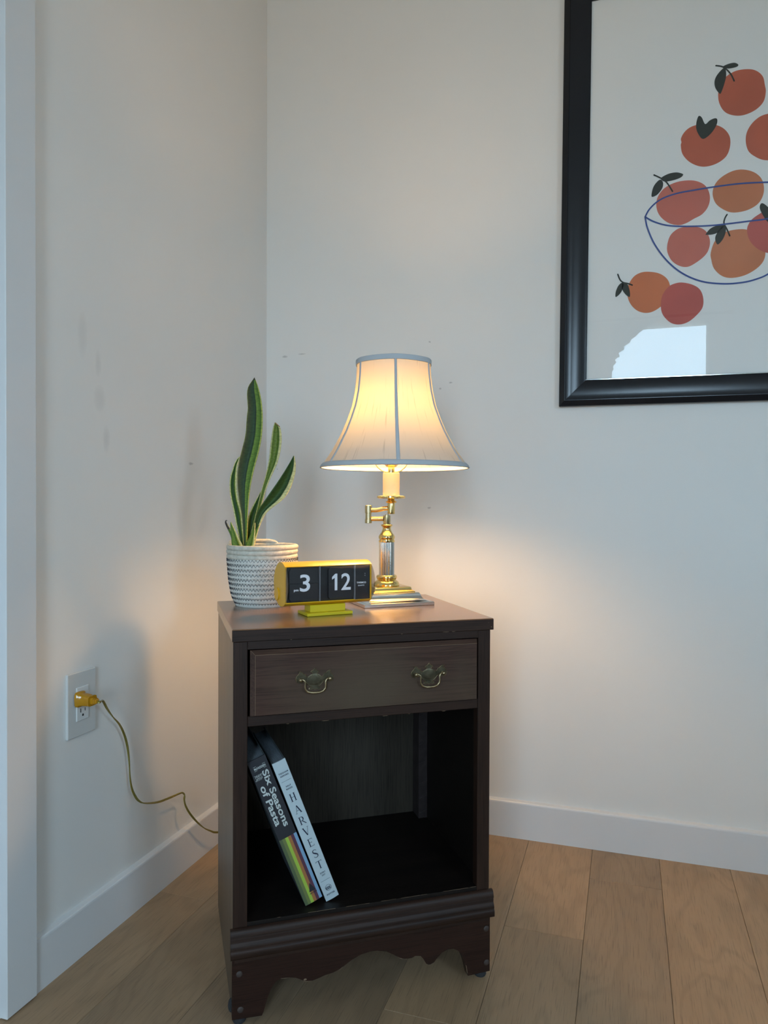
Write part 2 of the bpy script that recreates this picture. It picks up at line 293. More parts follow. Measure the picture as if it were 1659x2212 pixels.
# ------------------------------------------------------------ mesh helpers
class MB:
    def __init__(s): s.v = []; s.f = []; s.uv = {}
    def add(s, vs, fs):
        n = len(s.v); s.v += [tuple(p) for p in vs]; s.f += [tuple(i+n for i in f) for f in fs]; return s
    def box(s, x0, x1, y0, y1, z0, z1, bev=0.0):
        if bev <= 0:
            vs = [(x, y, z) for z in (z0, z1) for y in (y0, y1) for x in (x0, x1)]
            return s.add(vs, [(0, 2, 3, 1), (4, 5, 7, 6), (0, 1, 5, 4), (2, 6, 7, 3), (0, 4, 6, 2), (1, 3, 7, 5)])
        X = (x0, x1); Y = (y0, y1); Z = (z0, z1); vs = []; idx = {}
        for i in (0, 1):
            for j in (0, 1):
                for k in (0, 1):
                    sx, sy, sz = (1-2*i)*bev, (1-2*j)*bev, (1-2*k)*bev
                    for a, p in enumerate(((X[i], Y[j]+sy, Z[k]+sz), (X[i]+sx, Y[j], Z[k]+sz), (X[i]+sx, Y[j]+sy, Z[k]))):
                        idx[(i, j, k, a)] = len(vs); vs.append(p)
        F = []
        g = lambda i, j, k, a: idx[(i, j, k, a)]
        for i in (0, 1): q = [g(i, 0, 0, 0), g(i, 1, 0, 0), g(i, 1, 1, 0), g(i, 0, 1, 0)]; F.append(q if i else q[::-1])
        for j in (0, 1): q = [g(0, j, 0, 1), g(1, j, 0, 1), g(1, j, 1, 1), g(0, j, 1, 1)]; F.append(q[::-1] if j else q)
        for k in (0, 1): q = [g(0, 0, k, 2), g(1, 0, k, 2), g(1, 1, k, 2), g(0, 1, k, 2)]; F.append(q if k else q[::-1])
        for i in (0, 1):
            for j in (0, 1): q = [g(i, j, 0, 0), g(i, j, 0, 1), g(i, j, 1, 1), g(i, j, 1, 0)]; F.append(q[::-1] if (i+j) % 2 else q)
            for k in (0, 1): q = [g(i, 0, k, 0), g(i, 1, k, 0), g(i, 1, k, 2), g(i, 0, k, 2)]; F.append(q[::-1] if (i+k) % 2 else q)
        for j in (0, 1):
            for k in (0, 1): q = [g(0, j, k, 1), g(0, j, k, 2), g(1, j, k, 2), g(1, j, k, 1)]; F.append(q[::-1] if (j+k) % 2 else q)
        for i in (0, 1):
            for j in (0, 1):
                for k in (0, 1): q = [g(i, j, k, 0), g(i, j, k, 1), g(i, j, k, 2)]; F.append(q if (i+j+k) % 2 else q[::-1])
        return s.add(vs, F)
    def lathe(s, prof, n=48, cx=0, cy=0, cap0=True, cap1=True, flute=0, fn=0):
        vs = []; fs = []
        for (r, z) in prof:
            for i in range(n):
                a = 2*PI*i/n; rr = r
                if flute: rr = r - flute*(0.5-0.5*math.cos(a*fn))
                vs.append((cx+rr*math.cos(a), cy+rr*math.sin(a), z))
        for k in range(len(prof)-1):
            for i in range(n):
                j = (i+1) % n; fs.append((k*n+i, k*n+j, (k+1)*n+j, (k+1)*n+i))
        if cap0: fs.append(tuple(range(n-1, -1, -1)))
        if cap1: fs.append(tuple((len(prof)-1)*n+i for i in range(n)))
        return s.add(vs, fs)
    def tube(s, pts, r, n=8, closed=False, cap=True, flat=1.0):
        pts = [Vector(p) for p in pts]; L = len(pts)
        rad = r if isinstance(r, (list, tuple)) else [r]*L
        vs = []; fs = []; up = None
        for i, p in enumerate(pts):
            a = pts[(i-1) % L] if (closed or i > 0) else p; b2 = pts[(i+1) % L] if (closed or i < L-1) else p
            t = (b2-a).normalized()
            if up is None: up = Vector((0, 0, 1)) if abs(t.z) < .9 else Vector((1, 0, 0))
            x = t.cross(up)
            if x.length < 1e-6: x = t.orthogonal()
            x.normalize(); y = x.cross(t).normalized(); up = y
            for k in range(n):
                an = 2*PI*k/n; vs.append(p + x*(rad[i]*math.cos(an)) + y*(rad[i]*flat*math.sin(an)))
        for i in range(L if closed else L-1):
            for k in range(n):
                q = (k+1) % n; j = (i+1) % L; fs.append((i*n+k, i*n+q, j*n+q, j*n+k))
        if cap and not closed: fs.append(tuple(range(n-1, -1, -1))); fs.append(tuple((L-1)*n+k for k in range(n)))
        return s.add(vs, fs)
    def prism(s, poly, d0, d1, plane='xz'):
        """polygon in the plane, pushed from depth d0 to d1"""
        n = len(poly)
        def P(p, d): return (p[0], d, p[1]) if plane == 'xz' else ((p[0], p[1], d) if plane == 'xy' else (d, p[0], p[1]))
        vs = [P(p, d0) for p in poly] + [P(p, d1) for p in poly]
        return s.add(vs, [tuple(range(n)), tuple(range(2*n-1, n-1, -1))] + [(i, i+n, (i+1) % n + n, (i+1) % n) for i in range(n)])
    def sphere(s, c, r, n=16, m=10, sc=(1, 1, 1)):
        vs = [(c[0], c[1], c[2]-r*sc[2])]; fs = []
        for j in range(1, m):
            t = PI*j/m
            for i in range(n):
                a = 2*PI*i/n; vs.append((c[0]+r*sc[0]*math.sin(t)*math.cos(a), c[1]+r*sc[1]*math.sin(t)*math.sin(a), c[2]-r*sc[2]*math.cos(t)))
        vs.append((c[0], c[1], c[2]+r*sc[2])); T = len(vs)-1
        for i in range(n):
            j = (i+1) % n; fs.append((0, 1+j, 1+i)); fs.append((T, T-n+i, T-n+j))
            for k in range(m-2): fs.append((1+k*n+i, 1+k*n+j, 1+(k+1)*n+j, 1+(k+1)*n+i))
        return s.add(vs, fs)
    def build(s, name, material, parent=None, smooth=False, angle=None, fixn=True, uv=None):
        me = bpy.data.meshes.new(name); me.from_pydata(s.v, [], s.f); me.update()
        if fixn:
            import bmesh
            bm = bmesh.new(); bm.from_mesh(me); bmesh.ops.recalc_face_normals(bm, faces=bm.faces); bm.to_mesh(me); bm.free()
        if uv is not None:
            ul = me.uv_layers.new(name='UVMap')
            for lp in me.loops: ul.data[lp.index].uv = uv[lp.vertex_index]
        me.materials.append(M[material] if isinstance(material, str) else material)
        if smooth:
            me.polygons.foreach_set('use_smooth', [True]*len(me.polygons))
            me.set_sharp_from_angle(angle=angle if angle else math.radians(38))
        o = bpy.data.objects.new(name, me); COL.objects.link(o)
        if parent is not None: o.parent = parent
        return o
def B(*a): return MB().box(*a)
def tag(o, label=None, cat=None, group=None, kind=None):
    for k, v in (('label', label), ('category', cat), ('group', group), ('kind', kind)):
        if v: o[k] = v
    return o
def empty(name, loc, rz, label, cat, group=None):
    o = bpy.data.objects.new(name, None); COL.objects.link(o); o.location = loc; o.rotation_euler = (0, 0, rz); o.empty_display_size = .05
    return tag(o, label, cat, group)
def struct(name, mb, material, parent=None, **k):
    o = mb.build(name, material, parent, **k)
    if parent is None: o['kind'] = 'structure'
    return o
def text2d(body, size, bold=0.0, align='CENTER', space=1.0, sx=1.0):
    """outline of printed lettering as flat vertices and faces"""
    cu = bpy.data.curves.new('t', 'FONT'); cu.body = body; cu.size = size; cu.align_x = align; cu.align_y = 'CENTER'
    cu.offset = bold; cu.space_character = space; cu.resolution_u = 4
    o = bpy.data.objects.new('t', cu); COL.objects.link(o)
    bpy.context.view_layer.update()
    me = bpy.data.meshes.new_from_object(o.evaluated_get(bpy.context.evaluated_depsgraph_get()))
    vs = [(v.co.x*sx, v.co.y) for v in me.vertices]; fs = [tuple(p.vertices) for p in me.polygons]
    bpy.data.objects.remove(o); bpy.data.curves.remove(cu); bpy.data.meshes.remove(me)
    return vs, fs
def lettering(mb, t2, x, z, y, rot=0, fit=None):
    vs, fs = t2
    if fit and vs:
        xs = [p[0] for p in vs]; ys = [p[1] for p in vs]; cx = (min(xs)+max(xs))/2; cy = (min(ys)+max(ys))/2
        kx = fit[0]/(max(xs)-min(xs)); ky = fit[1]/(max(ys)-min(ys)) if fit[1] else kx
        vs = [((p[0]-cx)*kx, (p[1]-cy)*ky) for p in vs]
    c, s = math.cos(rot), math.sin(rot)
    mb.add([(x+p[0]*c-p[1]*s, y, z+p[0]*s+p[1]*c) for p in vs], fs)

# ------------------------------------------------------------ the room
XR, ZC = 3.3, 2.62
struct('wall_right', B(-.12, XR, 0, .12, -.05, ZC+.1), 'wall_r')
DY0, DY1 = -1.86, -.980                      # doorway in the left wall
struct('wall_left', B(-.12, 0, DY1, 0, -.05, ZC+.1).box(-.12, 0, DY0, DY1, 2.05, ZC+.1).box(-.12, 0, YB-.12, DY0, -.05, ZC+.1), 'wall_l')
struct('wall_back', B(-.12, WX0, YB-.12, YB, -.05, ZC+.1).box(WX1, XR+.12, YB-.12, YB, -.05, ZC+.1).box(WX0, WX1, YB-.12, YB, -.05, WZ0).box(WX0, WX1, YB-.12, YB, WZ1, ZC+.1), 'wall')
struct('wall_far', B(XR, XR+.12, YB-.12, VY0, -.05, ZC+.1).box(XR, XR+.12, VY1, .12, -.05, ZC+.1).box(XR, XR+.12, VY0, VY1, -.05, VZ0).box(XR, XR+.12, VY0, VY1, VZ1, ZC+.1), 'wall')
w2 = struct('fill_window', MB().box(XR+.03, XR+.09, VY0, VY0+.05, VZ0, VZ1).box(XR+.03, XR+.09, VY1-.05, VY1, VZ0, VZ1).box(XR+.03, XR+.09, VY0, VY1, VZ0, VZ0+.05).box(XR+.03, XR+.09, VY0, VY1, VZ1-.05, VZ1).box(XR+.04, XR+.08, (VY0+VY1)/2-.025, (VY0+VY1)/2+.025, VZ0, VZ1), 'trim')  # side window added as an extra daylight source, out of view
struct('ceiling', B(-.12, XR+.12, YB-.12, .12, ZC, ZC+.1), 'ceiling')
fl = struct('floor', B(-.12, XR+.12, YB-.12, .12, -.06, -.0062), 'sub')
PW, PL, X0 = .1615, 1.22, .134-.1615
pm = MB().box(.0003, PW-.0003, .0003, PL-.0003, -.006, 0, .0006)
known = {0: -.542, 4: -.752, 5: -.4275, 6: -.167, 3: -.35, 2: -1.02, 1: -.20, 7: -.93, 8: -.62}
first = None
for ci in range(0, 21):
    x = X0 + ci*PW
    yb = known.get(ci, -random.random()*PL)
    ys = [yb - PL*k for k in range(-1, 5)]
    for y0 in ys:
        a, b2 = max(y0-PL, YB), min(y0, 0)
        if b2-a < .01: continue
        full = (b2-a) > PL-.001
        if full and first is not None and x+PW < XR and ci > 0:
            o = first.copy(); COL.objects.link(o); o.parent = fl; o.location = (x, a, 0)
        else:
            xa = max(x, 0); mb = MB().box(xa-x+.0003, min(PW, XR-x)-.0003, .0003, b2-a-.0003, -.006, 0, .0006)
            o = mb.build('plank', 'plank', fl); o.location = (x, a, 0)
            if full and ci > 0 and first is None: first = o
# baseboards (eased top edge)
def board(name, p0, p1, nrm):
    """profile: (distance from wall, height)"""
    prof = [(0, 0), (.0125, 0), (.0125, .0915), (.0118, .0945), (.0100, .0965), (.0, .0990)]
    p0, p1, nrm = Vector(p0), Vector(p1), Vector(nrm); vs = []
    for p in (p0, p1):
        for d, z in prof: vs.append(p+nrm*d+Vector((0, 0, z)))
    n = len(prof)
    mb = MB().add(vs, [(i, (i+1) % n, (i+1) % n+n, i+n) for i in range(n)] + [tuple(range(n)), tuple(range(2*n-1, n-1, -1))])
    return struct(name, mb, 'trim')
board('baseboard_left', (0, -.918, 0), (0, 0, 0), (1, 0, 0))
board('baseboard_right', (0.0125, 0, 0), (XR, 0, 0), (0, -1, 0))
board('baseboard_back', (0, YB, 0), (XR, YB, 0), (0, 1, 0))
board('baseboard_far', (XR, YB, 0), (XR, 0, 0), (-1, 0, 0))
# door casing at the left edge of the picture, jamb and door
struct('trim_1', MB().box(0, .018, -.9865, -.9185, .002, 2.12, .0012), 'trim')
struct('trim_2', MB().box(-.12, -.0005, DY1-.016, DY1, .004, 2.05, .0008).box(-.060, -.045, DY1-.028, DY1-.016, .004, 2.04), 'trim')
struct('trim_3', MB().box(0, .018, DY0-.062, DY0+.006, .002, 2.12, .0012), 'trim')
struct('trim_4', MB().box(0, .018, DY0-.062, -.9185, 2.121, 2.19, .0012), 'trim')
d1 = struct('door_1', MB().box(-.098, -.062, DY0+.005, DY1-.018, .008, 2.045, .002), 'trim')
MB().tube([(-.062, DY0+.06, 1.0), (-.022, DY0+.06, 1.0)], .010, 12).tube([(-.022, DY0+.055, 1.0), (-.022, DY0+.17, 1.0)], .009, 12).build('door_handle', 'nickel', d1, smooth=True)
# window behind the camera, with an added drape
wn = struct('window_1', MB().box(WX0, WX0+.04, YB-.09, YB-.03, WZ0, WZ1).box(WX1-.004, WX1, YB-.09, YB-.03, WZ0, WZ1).box(WX0, WX1, YB-.09, YB-.03, WZ0, WZ0+.05).box(WX0, WX1, YB-.09, YB-.03, WZ1-.004, WZ1).box(WX0, WX1, YB-.08, YB-.04, 1.30, 1.34), 'trim')
B(WX0+.03, WX1-.004, YB-.066, YB-.060, WZ0+.04, WZ1-.004).build('pane', glass('window_glass', gloss=.01), wn)
B(XR+.060, XR+.066, VY0+.03, VY1-.03, VZ0+.03, VZ1-.03).build('pane', glass('window_glass_side', gloss=.01), w2)
# unseen drape added so its curved edge shapes the window's reflection in the print's glass
mb = MB(); nx_, nz_ = 60, 30; vs = []; fs = []
def drape_edge(t):       # t 0 at the head of the window, 1 at the floor
    z = 2.29 - t*2.2; k = min(1, (2.29-z)/.46); xe = 1.30 - .42*(1-(1-k)**2)**.75 + .028*abs(math.sin(z*60))*min(1, (2.29-z)*6)
    return xe - max(0, (1.83-z))*.10, z
for j in range(nz_+60):
    t = (j/(nz_+59)); xe, z = drape_edge(t); x0 = WX0-.06
    for i in range(nx_+1):
        s = i/nx_; x = x0+(xe-x0)*s; vs.append((x, YB+.05+.018*math.sin(s*46), z+.03))
for j in range(nz_+59):
    for i in range(nx_): a = j*(nx_+1)+i; fs.append((a, a+1, a+nx_+2, a+nx_+1))
n0 = len(vs); vs2 = [(x, y+.003, z) for x, y, z in vs]
mb.add(vs + vs2, fs + [tuple(q+n0 for q in f[::-1]) for f in fs])
dr = mb.build('mask_curtain', 'drape', None, smooth=True, fixn=False); tag(dr, 'beige curtain added over the window behind the viewer to shape its reflection', 'mask_curtain')
tag(MB().tube([(WX0-.12, YB+.06, 2.335), (WX1+.14, YB+.06, 2.335)], .010, 12).sphere((WX1+.15, YB+.06, 2.335), .02).sphere((WX0-.13, YB+.06, 2.335), .02).box(WX0-.10, WX0-.09, YB, YB+.06, 2.33, 2.34).box(WX1+.10, WX1+.11, YB, YB+.06, 2.33, 2.34).build('curtain_rod', 'black_p', None, smooth=True), 'black rod above the window carrying the curtain', 'curtain rod')

# sofa added out of view to block daylight from the low parts of the room
blocker_sofa = empty('blocker_sofa', (2.05, -3.02, 0), 0, 'charcoal sofa added unseen behind the viewer to block low daylight', 'blocker_sofa')
MB().box(-.95, .95, -.42, .42, .10, .42, .03).build('seat_base', 'blocker_sofa', blocker_sofa, smooth=True)
MB().box(-.95, .95, .22, .44, .40, .86, .04).build('back_rest', 'blocker_sofa', blocker_sofa, smooth=True)
for sx_ in (-1, 1):
    MB().box(min(sx_*.95, sx_*1.13), max(sx_*.95, sx_*1.13), -.42, .44, .10, .62, .03).build('arm_rest', 'blocker_sofa', blocker_sofa, smooth=True)
    MB().box(min(sx_*.02, sx_*.93), max(sx_*.02, sx_*.93), -.44, .20, .425, .55, .04).build('seat_cushion', 'blocker_sofa', blocker_sofa, smooth=True)
    for y_ in (-.36, .38): MB().lathe([(.018, 0), (.024, .10)], 16, sx_*1.05, y_).build('leg', 'black_p', blocker_sofa, smooth=True)

# ------------------------------------------------------------ nightstand
NL, NR = Vector((.38907, -.87734, 0)), .6053
NW, ND, NH = .4809, .3766, .6756
ns = empty('nightstand', NL, NR, 'dark brown wooden nightstand with one drawer and an open shelf', 'nightstand')
def nsw(a, b, z): return NL + Vector((math.cos(NR)*a-math.sin(NR)*b, math.sin(NR)*a+math.cos(NR)*b, z))
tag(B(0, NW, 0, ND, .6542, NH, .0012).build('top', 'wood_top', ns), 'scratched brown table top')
B(.0005, NW-.0005, -.0008, .004, .6545, NH-.0014, .0006).build('top_edge', 'wood_x', ns)
tag(B(.0020, .0145, .0035, .372, .010, .6540, .0008).build('side_panel', 'wood_side', ns), 'lighter greyish left side panel')
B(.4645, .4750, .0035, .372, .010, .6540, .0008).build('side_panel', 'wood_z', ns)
B(.0021, .0262, .0022, .022, .1668, .6541, .0008).build('stile', 'wood_z', ns)
B(.4505, .4749, .0022, .022, .1668, .6541, .0008).build('stile', 'wood_z', ns)
B(.0263, .4504, .0030, .020, .6400, .6541, .0005).build('rail', 'wood_x', ns)
B(.0263, .4504, .0030, .020, .5085, .5262, .0010).build('rail', 'wood_x', ns)
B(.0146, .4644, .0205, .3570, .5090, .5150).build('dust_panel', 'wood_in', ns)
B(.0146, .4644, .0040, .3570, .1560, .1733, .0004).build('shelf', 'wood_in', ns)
B(.0146, .0150, .0225, .3140, .1734, .5088).build('inner_shade_sheet', 'wood_in', ns)  # dark sheets over the side walls, painting in the shelf's shade
B(.4640, .4644, .0225, .3140, .1734, .5088).build('inner_shade_sheet', 'wood_in', ns)
tag(B(.0146, .4644, .3572, .3620, .1000, .6540).build('back_panel', 'wood_back', ns), 'lighter plywood back panel')
tag(B(.4436, .4644, .3145, .3571, .1734, .5088, .001).build('corner_post', 'wood_post', ns), 'post with smeared glue ridges')
B(.0146, .0350, .3145, .3571, .1734, .5088, .001).build('corner_post', 'wood_post', ns)
mb = MB()
for i in range(9):      # ridges of old glue on the post
    z = .495-.038*i+random.uniform(-.012, .012); mb.tube([(.4450, .3141, z-.003), (.452, .3138, z-.001+random.uniform(-.001, .002)), (.4635, .3141, z+.003)], .0006, 5)
mb.build('glue_ridge', 'wood_post', ns)['kind'] = 'stuff'
# base moulding (front only), profile (forward, height)
prof = [(-.0035, .1668), (.0012, .1664), (.0040, .1640), (.0058, .1600), (.0066, .1560), (.0068, .1535), (.0050, .1528), (.0058, .1500), (.0054, .1462), (.0062, .1442), (.0082, .1405), (.0092, .1360), (.0086, .1338), (.0100, .1315), (.0108, .1290), (.0108, .1205), (.0098, .1196), (.0030, .1196), (-.0035, .1196)]
mb = MB(); n = len(prof)
mb.add([(a, -p, z) for a in (-.0025, .4808) for p, z in prof], [(i, (i+1) % n, (i+1) % n+n, i+n) for i in range(n)]+[tuple(range(n)), tuple(range(2*n-1, n-1, -1))])
mb.build('moulding', 'wood_x', ns, smooth=True, angle=math.radians(50))
# scalloped apron
sc = [(0.0008, 0.0120), (0.0512, 0.0104), (0.0545, .018), (0.0572, 0.028), (0.0610, 0.040), (0.0660, 0.052), (0.0725, 0.0622), (0.0781, 0.0666), (0.0893, 0.0686), (0.0981, 0.0678), (0.1103, 0.0648), (0.1184, 0.0605), (0.1265, 0.0562), (0.1388, 0.0547), (0.1511, 0.0575), (0.1618, 0.0605), (0.1752, 0.0622), (0.1885, 0.0665), (0.1990, .0728), (0.2095, 0.0790), (0.2265, 0.0858), (0.2435, 0.0884), (0.2565, 0.0877), (0.2738, 0.0831), (0.2869, 0.0755), (0.3001, 0.0668), (0.3116, 0.0631), (0.3222, 0.063), (0.3293, 0.0655), (0.3391, 0.0638), (0.3445, 0.0574), (0.3499, 0.0479), (0.3540, .0452), (0.3581, 0.0448), (0.3653, 0.0475), (0.3716, 0.0550), (0.3806, 0.0632), (0.3924, 0.0668), (0.4034, 0.0662), (0.4127, 0.0611), (0.4192, 0.0531), (0.4248, 0.040), (0.4280, .030), (0.4303, 0.0200), (0.4324, 0.0106), (0.4765, 0.0120)]
mb = MB(); low = [Vector(p) for p in sc]; vs = []; fs = []
for d in (.0006, .0170):
    for p in low: vs.append((p.x, d, p.y))
    for p in low: vs.append((p.x, d, .1194))
n = len(low)
for i in range(n-1):
    fs += [(i, i+1, n+i+1, n+i), (2*n+i, 3*n+i, 3*n+i+1, 2*n+i+1), (i, 2*n+i, 2*n+i+1, i+1), (n+i, n+i+1, 3*n+i+1, 3*n+i)]
fs += [(0, n, 3*n, 2*n), (n-1, 3*n-1, 4*n-1, 2*n-1)]
mb.add(vs, fs).build('apron', 'wood_apron', ns)
B(.0040, .4735, -.0010, .0010, .1085, .1194, .0006).build('apron_bead', 'wood_x', ns)
def chips(edge, pts):
    mb = MB()
    for (a, z, l, s) in pts: mb.tube([(a-l/2, edge, z-s), (a, edge, z-.0003), (a+l/2, edge, z+s)], [.0002, .0005, .0002], 5)
    return mb
c_ = chips(.0004, [(.0893, .0683, .012, -.0006), (.128, .0560, .010, -.0006), (.1885, .0665, .008, .003), (.3001, .0668, .010, -.003), (.3116, .0631, .006, 0), (.3581, .0448, .010, 0), (.3293, .0652, .005, 0)])
c_.sphere((.126, .0006, .059), .0022, 8, 6, (1.3, .3, .8)).tube([(.4312, .0004, .016), (.4298, .0004, .025), (.4285, .0004, .031)], .0006, 5)
c_.build('worn_edge', 'chip', ns)['kind'] = 'stuff'
chips(.0026, [(random.uniform(.05, .43), .5088, random.uniform(.002, .009), 0) for i in range(7)]).build('worn_edge', 'chip', ns)['kind'] = 'stuff'
c2 = chips(-.0008, [(.30, .6550, .004, 0), (.385, .6548, .012, 0), (.40, .6548, .006, 0), (.10, .6548, .003, 0)]).sphere((.4755, -.0010, .6600), .0009, 8, 6)
c2.sphere((.470, -.001, .668), .0005, 6, 4)
c2.build('worn_edge', 'chip', ns)['kind'] = 'stuff'
mb = MB()
for i in range(22):
    a = random.uniform(.03, .44); l = random.uniform(.004, .030); mb.tube([(a, .0040, .1737), (min(.449, a+l), .0040, .1737)], .00028, 4)
mb.build('worn_edge', 'chip', ns)['kind'] = 'stuff'
for a, z in ((.0128, .0887), (.0148, .0274), (.4690, .0933), (.4700, .0293)):
    MB().sphere((a, .0004, z), .0056, 16, 8, (1, .38, 1)).build('screw_cap', 'plug', ns, smooth=True)
for a, b_ in ((.014, .014), (.463, .014), (.014, .362), (.463, .362)):
    MB().lathe([(.010, 0), (.0115, .003), (.011, .007), (.009, .0115)], 20, a, b_).build('foot_glide', 'felt', ns, smooth=True)
MB().sphere((.0005, .016, .028), .012, 14, 10, (.45, .6, 1)).build('felt_pad', 'felt', ns, smooth=True)
for a in (.0145, .4450):
    B(a, a+.0195, .345, .3570, .0110, .1558, .001).build('back_leg', 'wood_z', ns)
# drawer with batwing pulls
dw = MB(); a0, a1, z0, z1, f0, bv = .0300, .4462, .5270, .6392, -.0085, .0080
dw.add([(a0, .0024, z0), (a1, .0024, z0), (a1, .0024, z1), (a0, .0024, z1), (a0, -.0010, z0), (a1, -.0010, z0), (a1, -.0010, z1), (a0, -.0010, z1), (a0+bv, f0, z0+.0025), (a1-.003, f0, z0+.0025), (a1-.003, f0, z1-bv*.9), (a0+bv, f0, z1-bv*.9)],
       [(0, 3, 2, 1)] + [(i, (i+1) % 4, (i+1) % 4+4, i+4) for i in range(4)] + [(i+4, (i+1) % 4+4, (i+1) % 4+8, i+8) for i in range(4)] + [(8, 9, 10, 11)])
dw.box(.034, .442, .0040, .330, .5300, .628)
drawer = dw.build('drawer', 'wood_drawer', ns)
MB().tube([(a0+bv, f0-.0002, z1-bv*.9), (a1-.003, f0-.0002, z1-bv*.9)], .00035, 4).tube([(a0+bv, f0-.0002, z0+.003), (a0+bv, f0-.0002, z1-bv*.9), (a0+.0006, -.0012, z1)], .00035, 4).build('worn_edge', 'chip', drawer)['kind'] = 'stuff'
half = [(0, 18.5), (2.2, 15.6), (3.4, 14.4), (5.2, 14.2), (8.0, 11.6), (5.6, 11.2), (3.6, 9.8), (4.2, 7.6), (6.2, 5.2), (8.8, 4.8), (10.2, 3.4), (13.2, 3.2), (15.6, 5.2), (16.6, 8.4), (19.6, 8.8), (21.6, 11.4), (25.2, 13.2), (29.0, 13.4), (26.6, 11.2), (28.6, 8.2), (31.8, 5.0), (33.4, 1.0), (32.2, -3.6), (28.4, -6.4), (23.6, -6.4), (19.0, -4.2), (15.2, -4.8), (12.8, -8.4), (8.6, -12.2), (4.8, -14.0), (9.4, -15.2), (9.8, -17.8), (6.4, -18.6), (3.2, -17.2), (0, -19.0)]
for (pa, pb) in ((.1139, .1653), (.3228, .3752)):
    cx = (pa+pb)/2; cz = .5868 if cx < .2 else .5830; k = (pb-pa)/2/.0257*.001
    poly = [(cx+x*k, cz+z*k) for x, z in half] + [(cx-x*k, cz+z*k) for x, z in half[-2:0:-1]]
    mb = MB(); mb.prism(poly, f0-.0014, f0)
    mb.sphere((cx, f0-.0012, cz-.0015), .012, 20, 10, (1.15, .07, .85))
    bp_ = mb.build('backplate', 'bronze_d', drawer)
    MB().tube([(x, f0-.0015, z) for x, z in poly], .00045, 5, closed=True).build('backplate_glint', 'bronze', drawer)  # brighter brass outline painting the highlight on the plate's edges
    pts = [(-25.7, 0, 5), (-21.5, .6, 7.6), (-18.6, -1.4, 8.4), (-17.6, -5, 8.6), (-18.0, -11, 8.2), (-17.4, -16, 8.0), (-13.5, -20.6, 7.8), (-7, -22.6, 7.8), (0, -23.0, 7.8)]
    pts = pts + [(-x, z, y) for x, z, y in pts[-2::-1]]
    MB().tube([(cx+x*k, f0-y*.001, cz+z*k) for x, z, y in pts], [.0013+.0006*math.sin(PI*i/(len(pts)-1)) for i in range(len(pts))], 10).build('bail_pull', 'bronze', drawer, smooth=True)
    for s_ in (-1, 1):
        MB().tube([(cx+s_*25.7*k, f0, cz), (cx+s_*25.7*k, f0-.0065, cz)], .0024, 12).sphere((cx+s_*25.7*k, f0-.0075, cz), .0036, 14, 10).build('handle_post', 'bronze', drawer, smooth=True)

# ------------------------------------------------------------ books (leaning on the left stile)
def book_root(name, a, b, yaw, th, label, dz=0):
    spx = (math.cos(yaw), math.sin(yaw)); X = Vector((math.cos(th)*spx[0], math.cos(th)*spx[1], math.sin(th)))
    Z = Vector((-math.sin(th)*spx[0], -math.sin(th)*spx[1], math.cos(th))); Y = Vector((-spx[1], spx[0], 0))
    Rn = Matrix.Rotation(NR, 3, 'Z'); mm = Matrix((Rn@X, Rn@Y, Rn@Z)).transposed().to_4x4(); mm.translation = nsw(a, b, .1736+dz)
    o = bpy.data.objects.new(name, None); COL.objects.link(o); o.empty_display_size = .03; o.matrix_world = mm
    return tag(o, label, 'book', 'cookbooks on the nightstand shelf')
def book_body(root, H, T, D, cover, cov_label=None):
    B(.0022, T-.0022, .004, D-.004, .0035, H-.0035).build('page_block', 'pages', root)
    B(0, .0022, .0015, D, 0, H, .0004).build('cover', 'board', root)
    B(T-.0022, T, .0015, D, 0, H, .0004).build('cover', 'board', root)
    mb = MB(); n = 8; vs = []
    for z in (0, H):
        for i in range(n+1): s = i/n; vs.append((T*s, -.0012*math.sin(PI*s), z))
        for i in range(n+1): s = i/n; vs.append((T*s, .0022-.0012*math.sin(PI*s), z))
    m_ = 2*(n+1); fs = []
    for i in range(n): fs += [(i, i+1, m_+i+1, m_+i), (n+1+i, m_+n+1+i, m_+n+2+i, n+2+i), (i, n+1+i, n+2+i, i+1), (m_+i, m_+i+1, m_+n+2+i, m_+n+1+i)]
    fs += [(0, m_, m_+n+1, n+1), (n, 2*n+1, m_+2*n+1, m_+n)]
    return mb.add(vs, fs).build('spine', cover, root, smooth=True)
def arc_y(T, x): return -.0012*math.sin(PI*min(1, max(0, x/T)))-.0003
def bend(ob, T):
    for v in ob.data.vertices: v.co.y = arc_y(T, v.co.x)-(.0001 if v.co.y < -.5e-4 else 0)
# black book
H1, T1 = .2868, .0332
bk1 = book_root('book', .1311, .0261, .062, .371, 'black-spined cookbook with rainbow stripes at its foot, leaning leftmost')
book_body(bk1, H1, T1, .190, 'book_dark')
stripes = [(.085, .115, .050), (.150, .180, .055), (.33, .48, .055), (.34, .14, .045), (.095, .030, .055), (.19, .34, .50)]
for i, c in enumerate(stripes):
    mb = MB(); x0, x1 = .0003+i*(T1-.0006)/6, .0003+(i+1)*(T1-.0006)/6; xs = [x0, (x0+x1)/2, x1]; vs = [(x, arc_y(T1, x), z) for z in (.0005, H1*.462) for x in xs]
    nm = ('olive', 'moss', 'lime', 'orange', 'plum', 'blue')[i]
    mb.add(vs, [(0, 1, 4, 3), (1, 2, 5, 4)]).build('printed_stripe', mat(nm+'_ink', c, .6), bk1, fixn=False)['label'] = nm+' stripe'
mb = MB(); RD = -PI/2
lettering(mb, text2d('Six Seasons', .014, .00032), .0228, H1*.722, -.0018, RD, (.110, .0115))
lettering(mb, text2d('of Pasta', .014, .00032), .0098, H1*.690, -.0016, RD, (.078, .0118))
o = mb.build('title_lettering', 'cream_ink', bk1, fixn=False); bend(o, T1)
mb = MB(); lettering(mb, text2d('McFADDEN', .005, .0001), .0170, H1*.943, -.0017, 0, (.021, .0042))
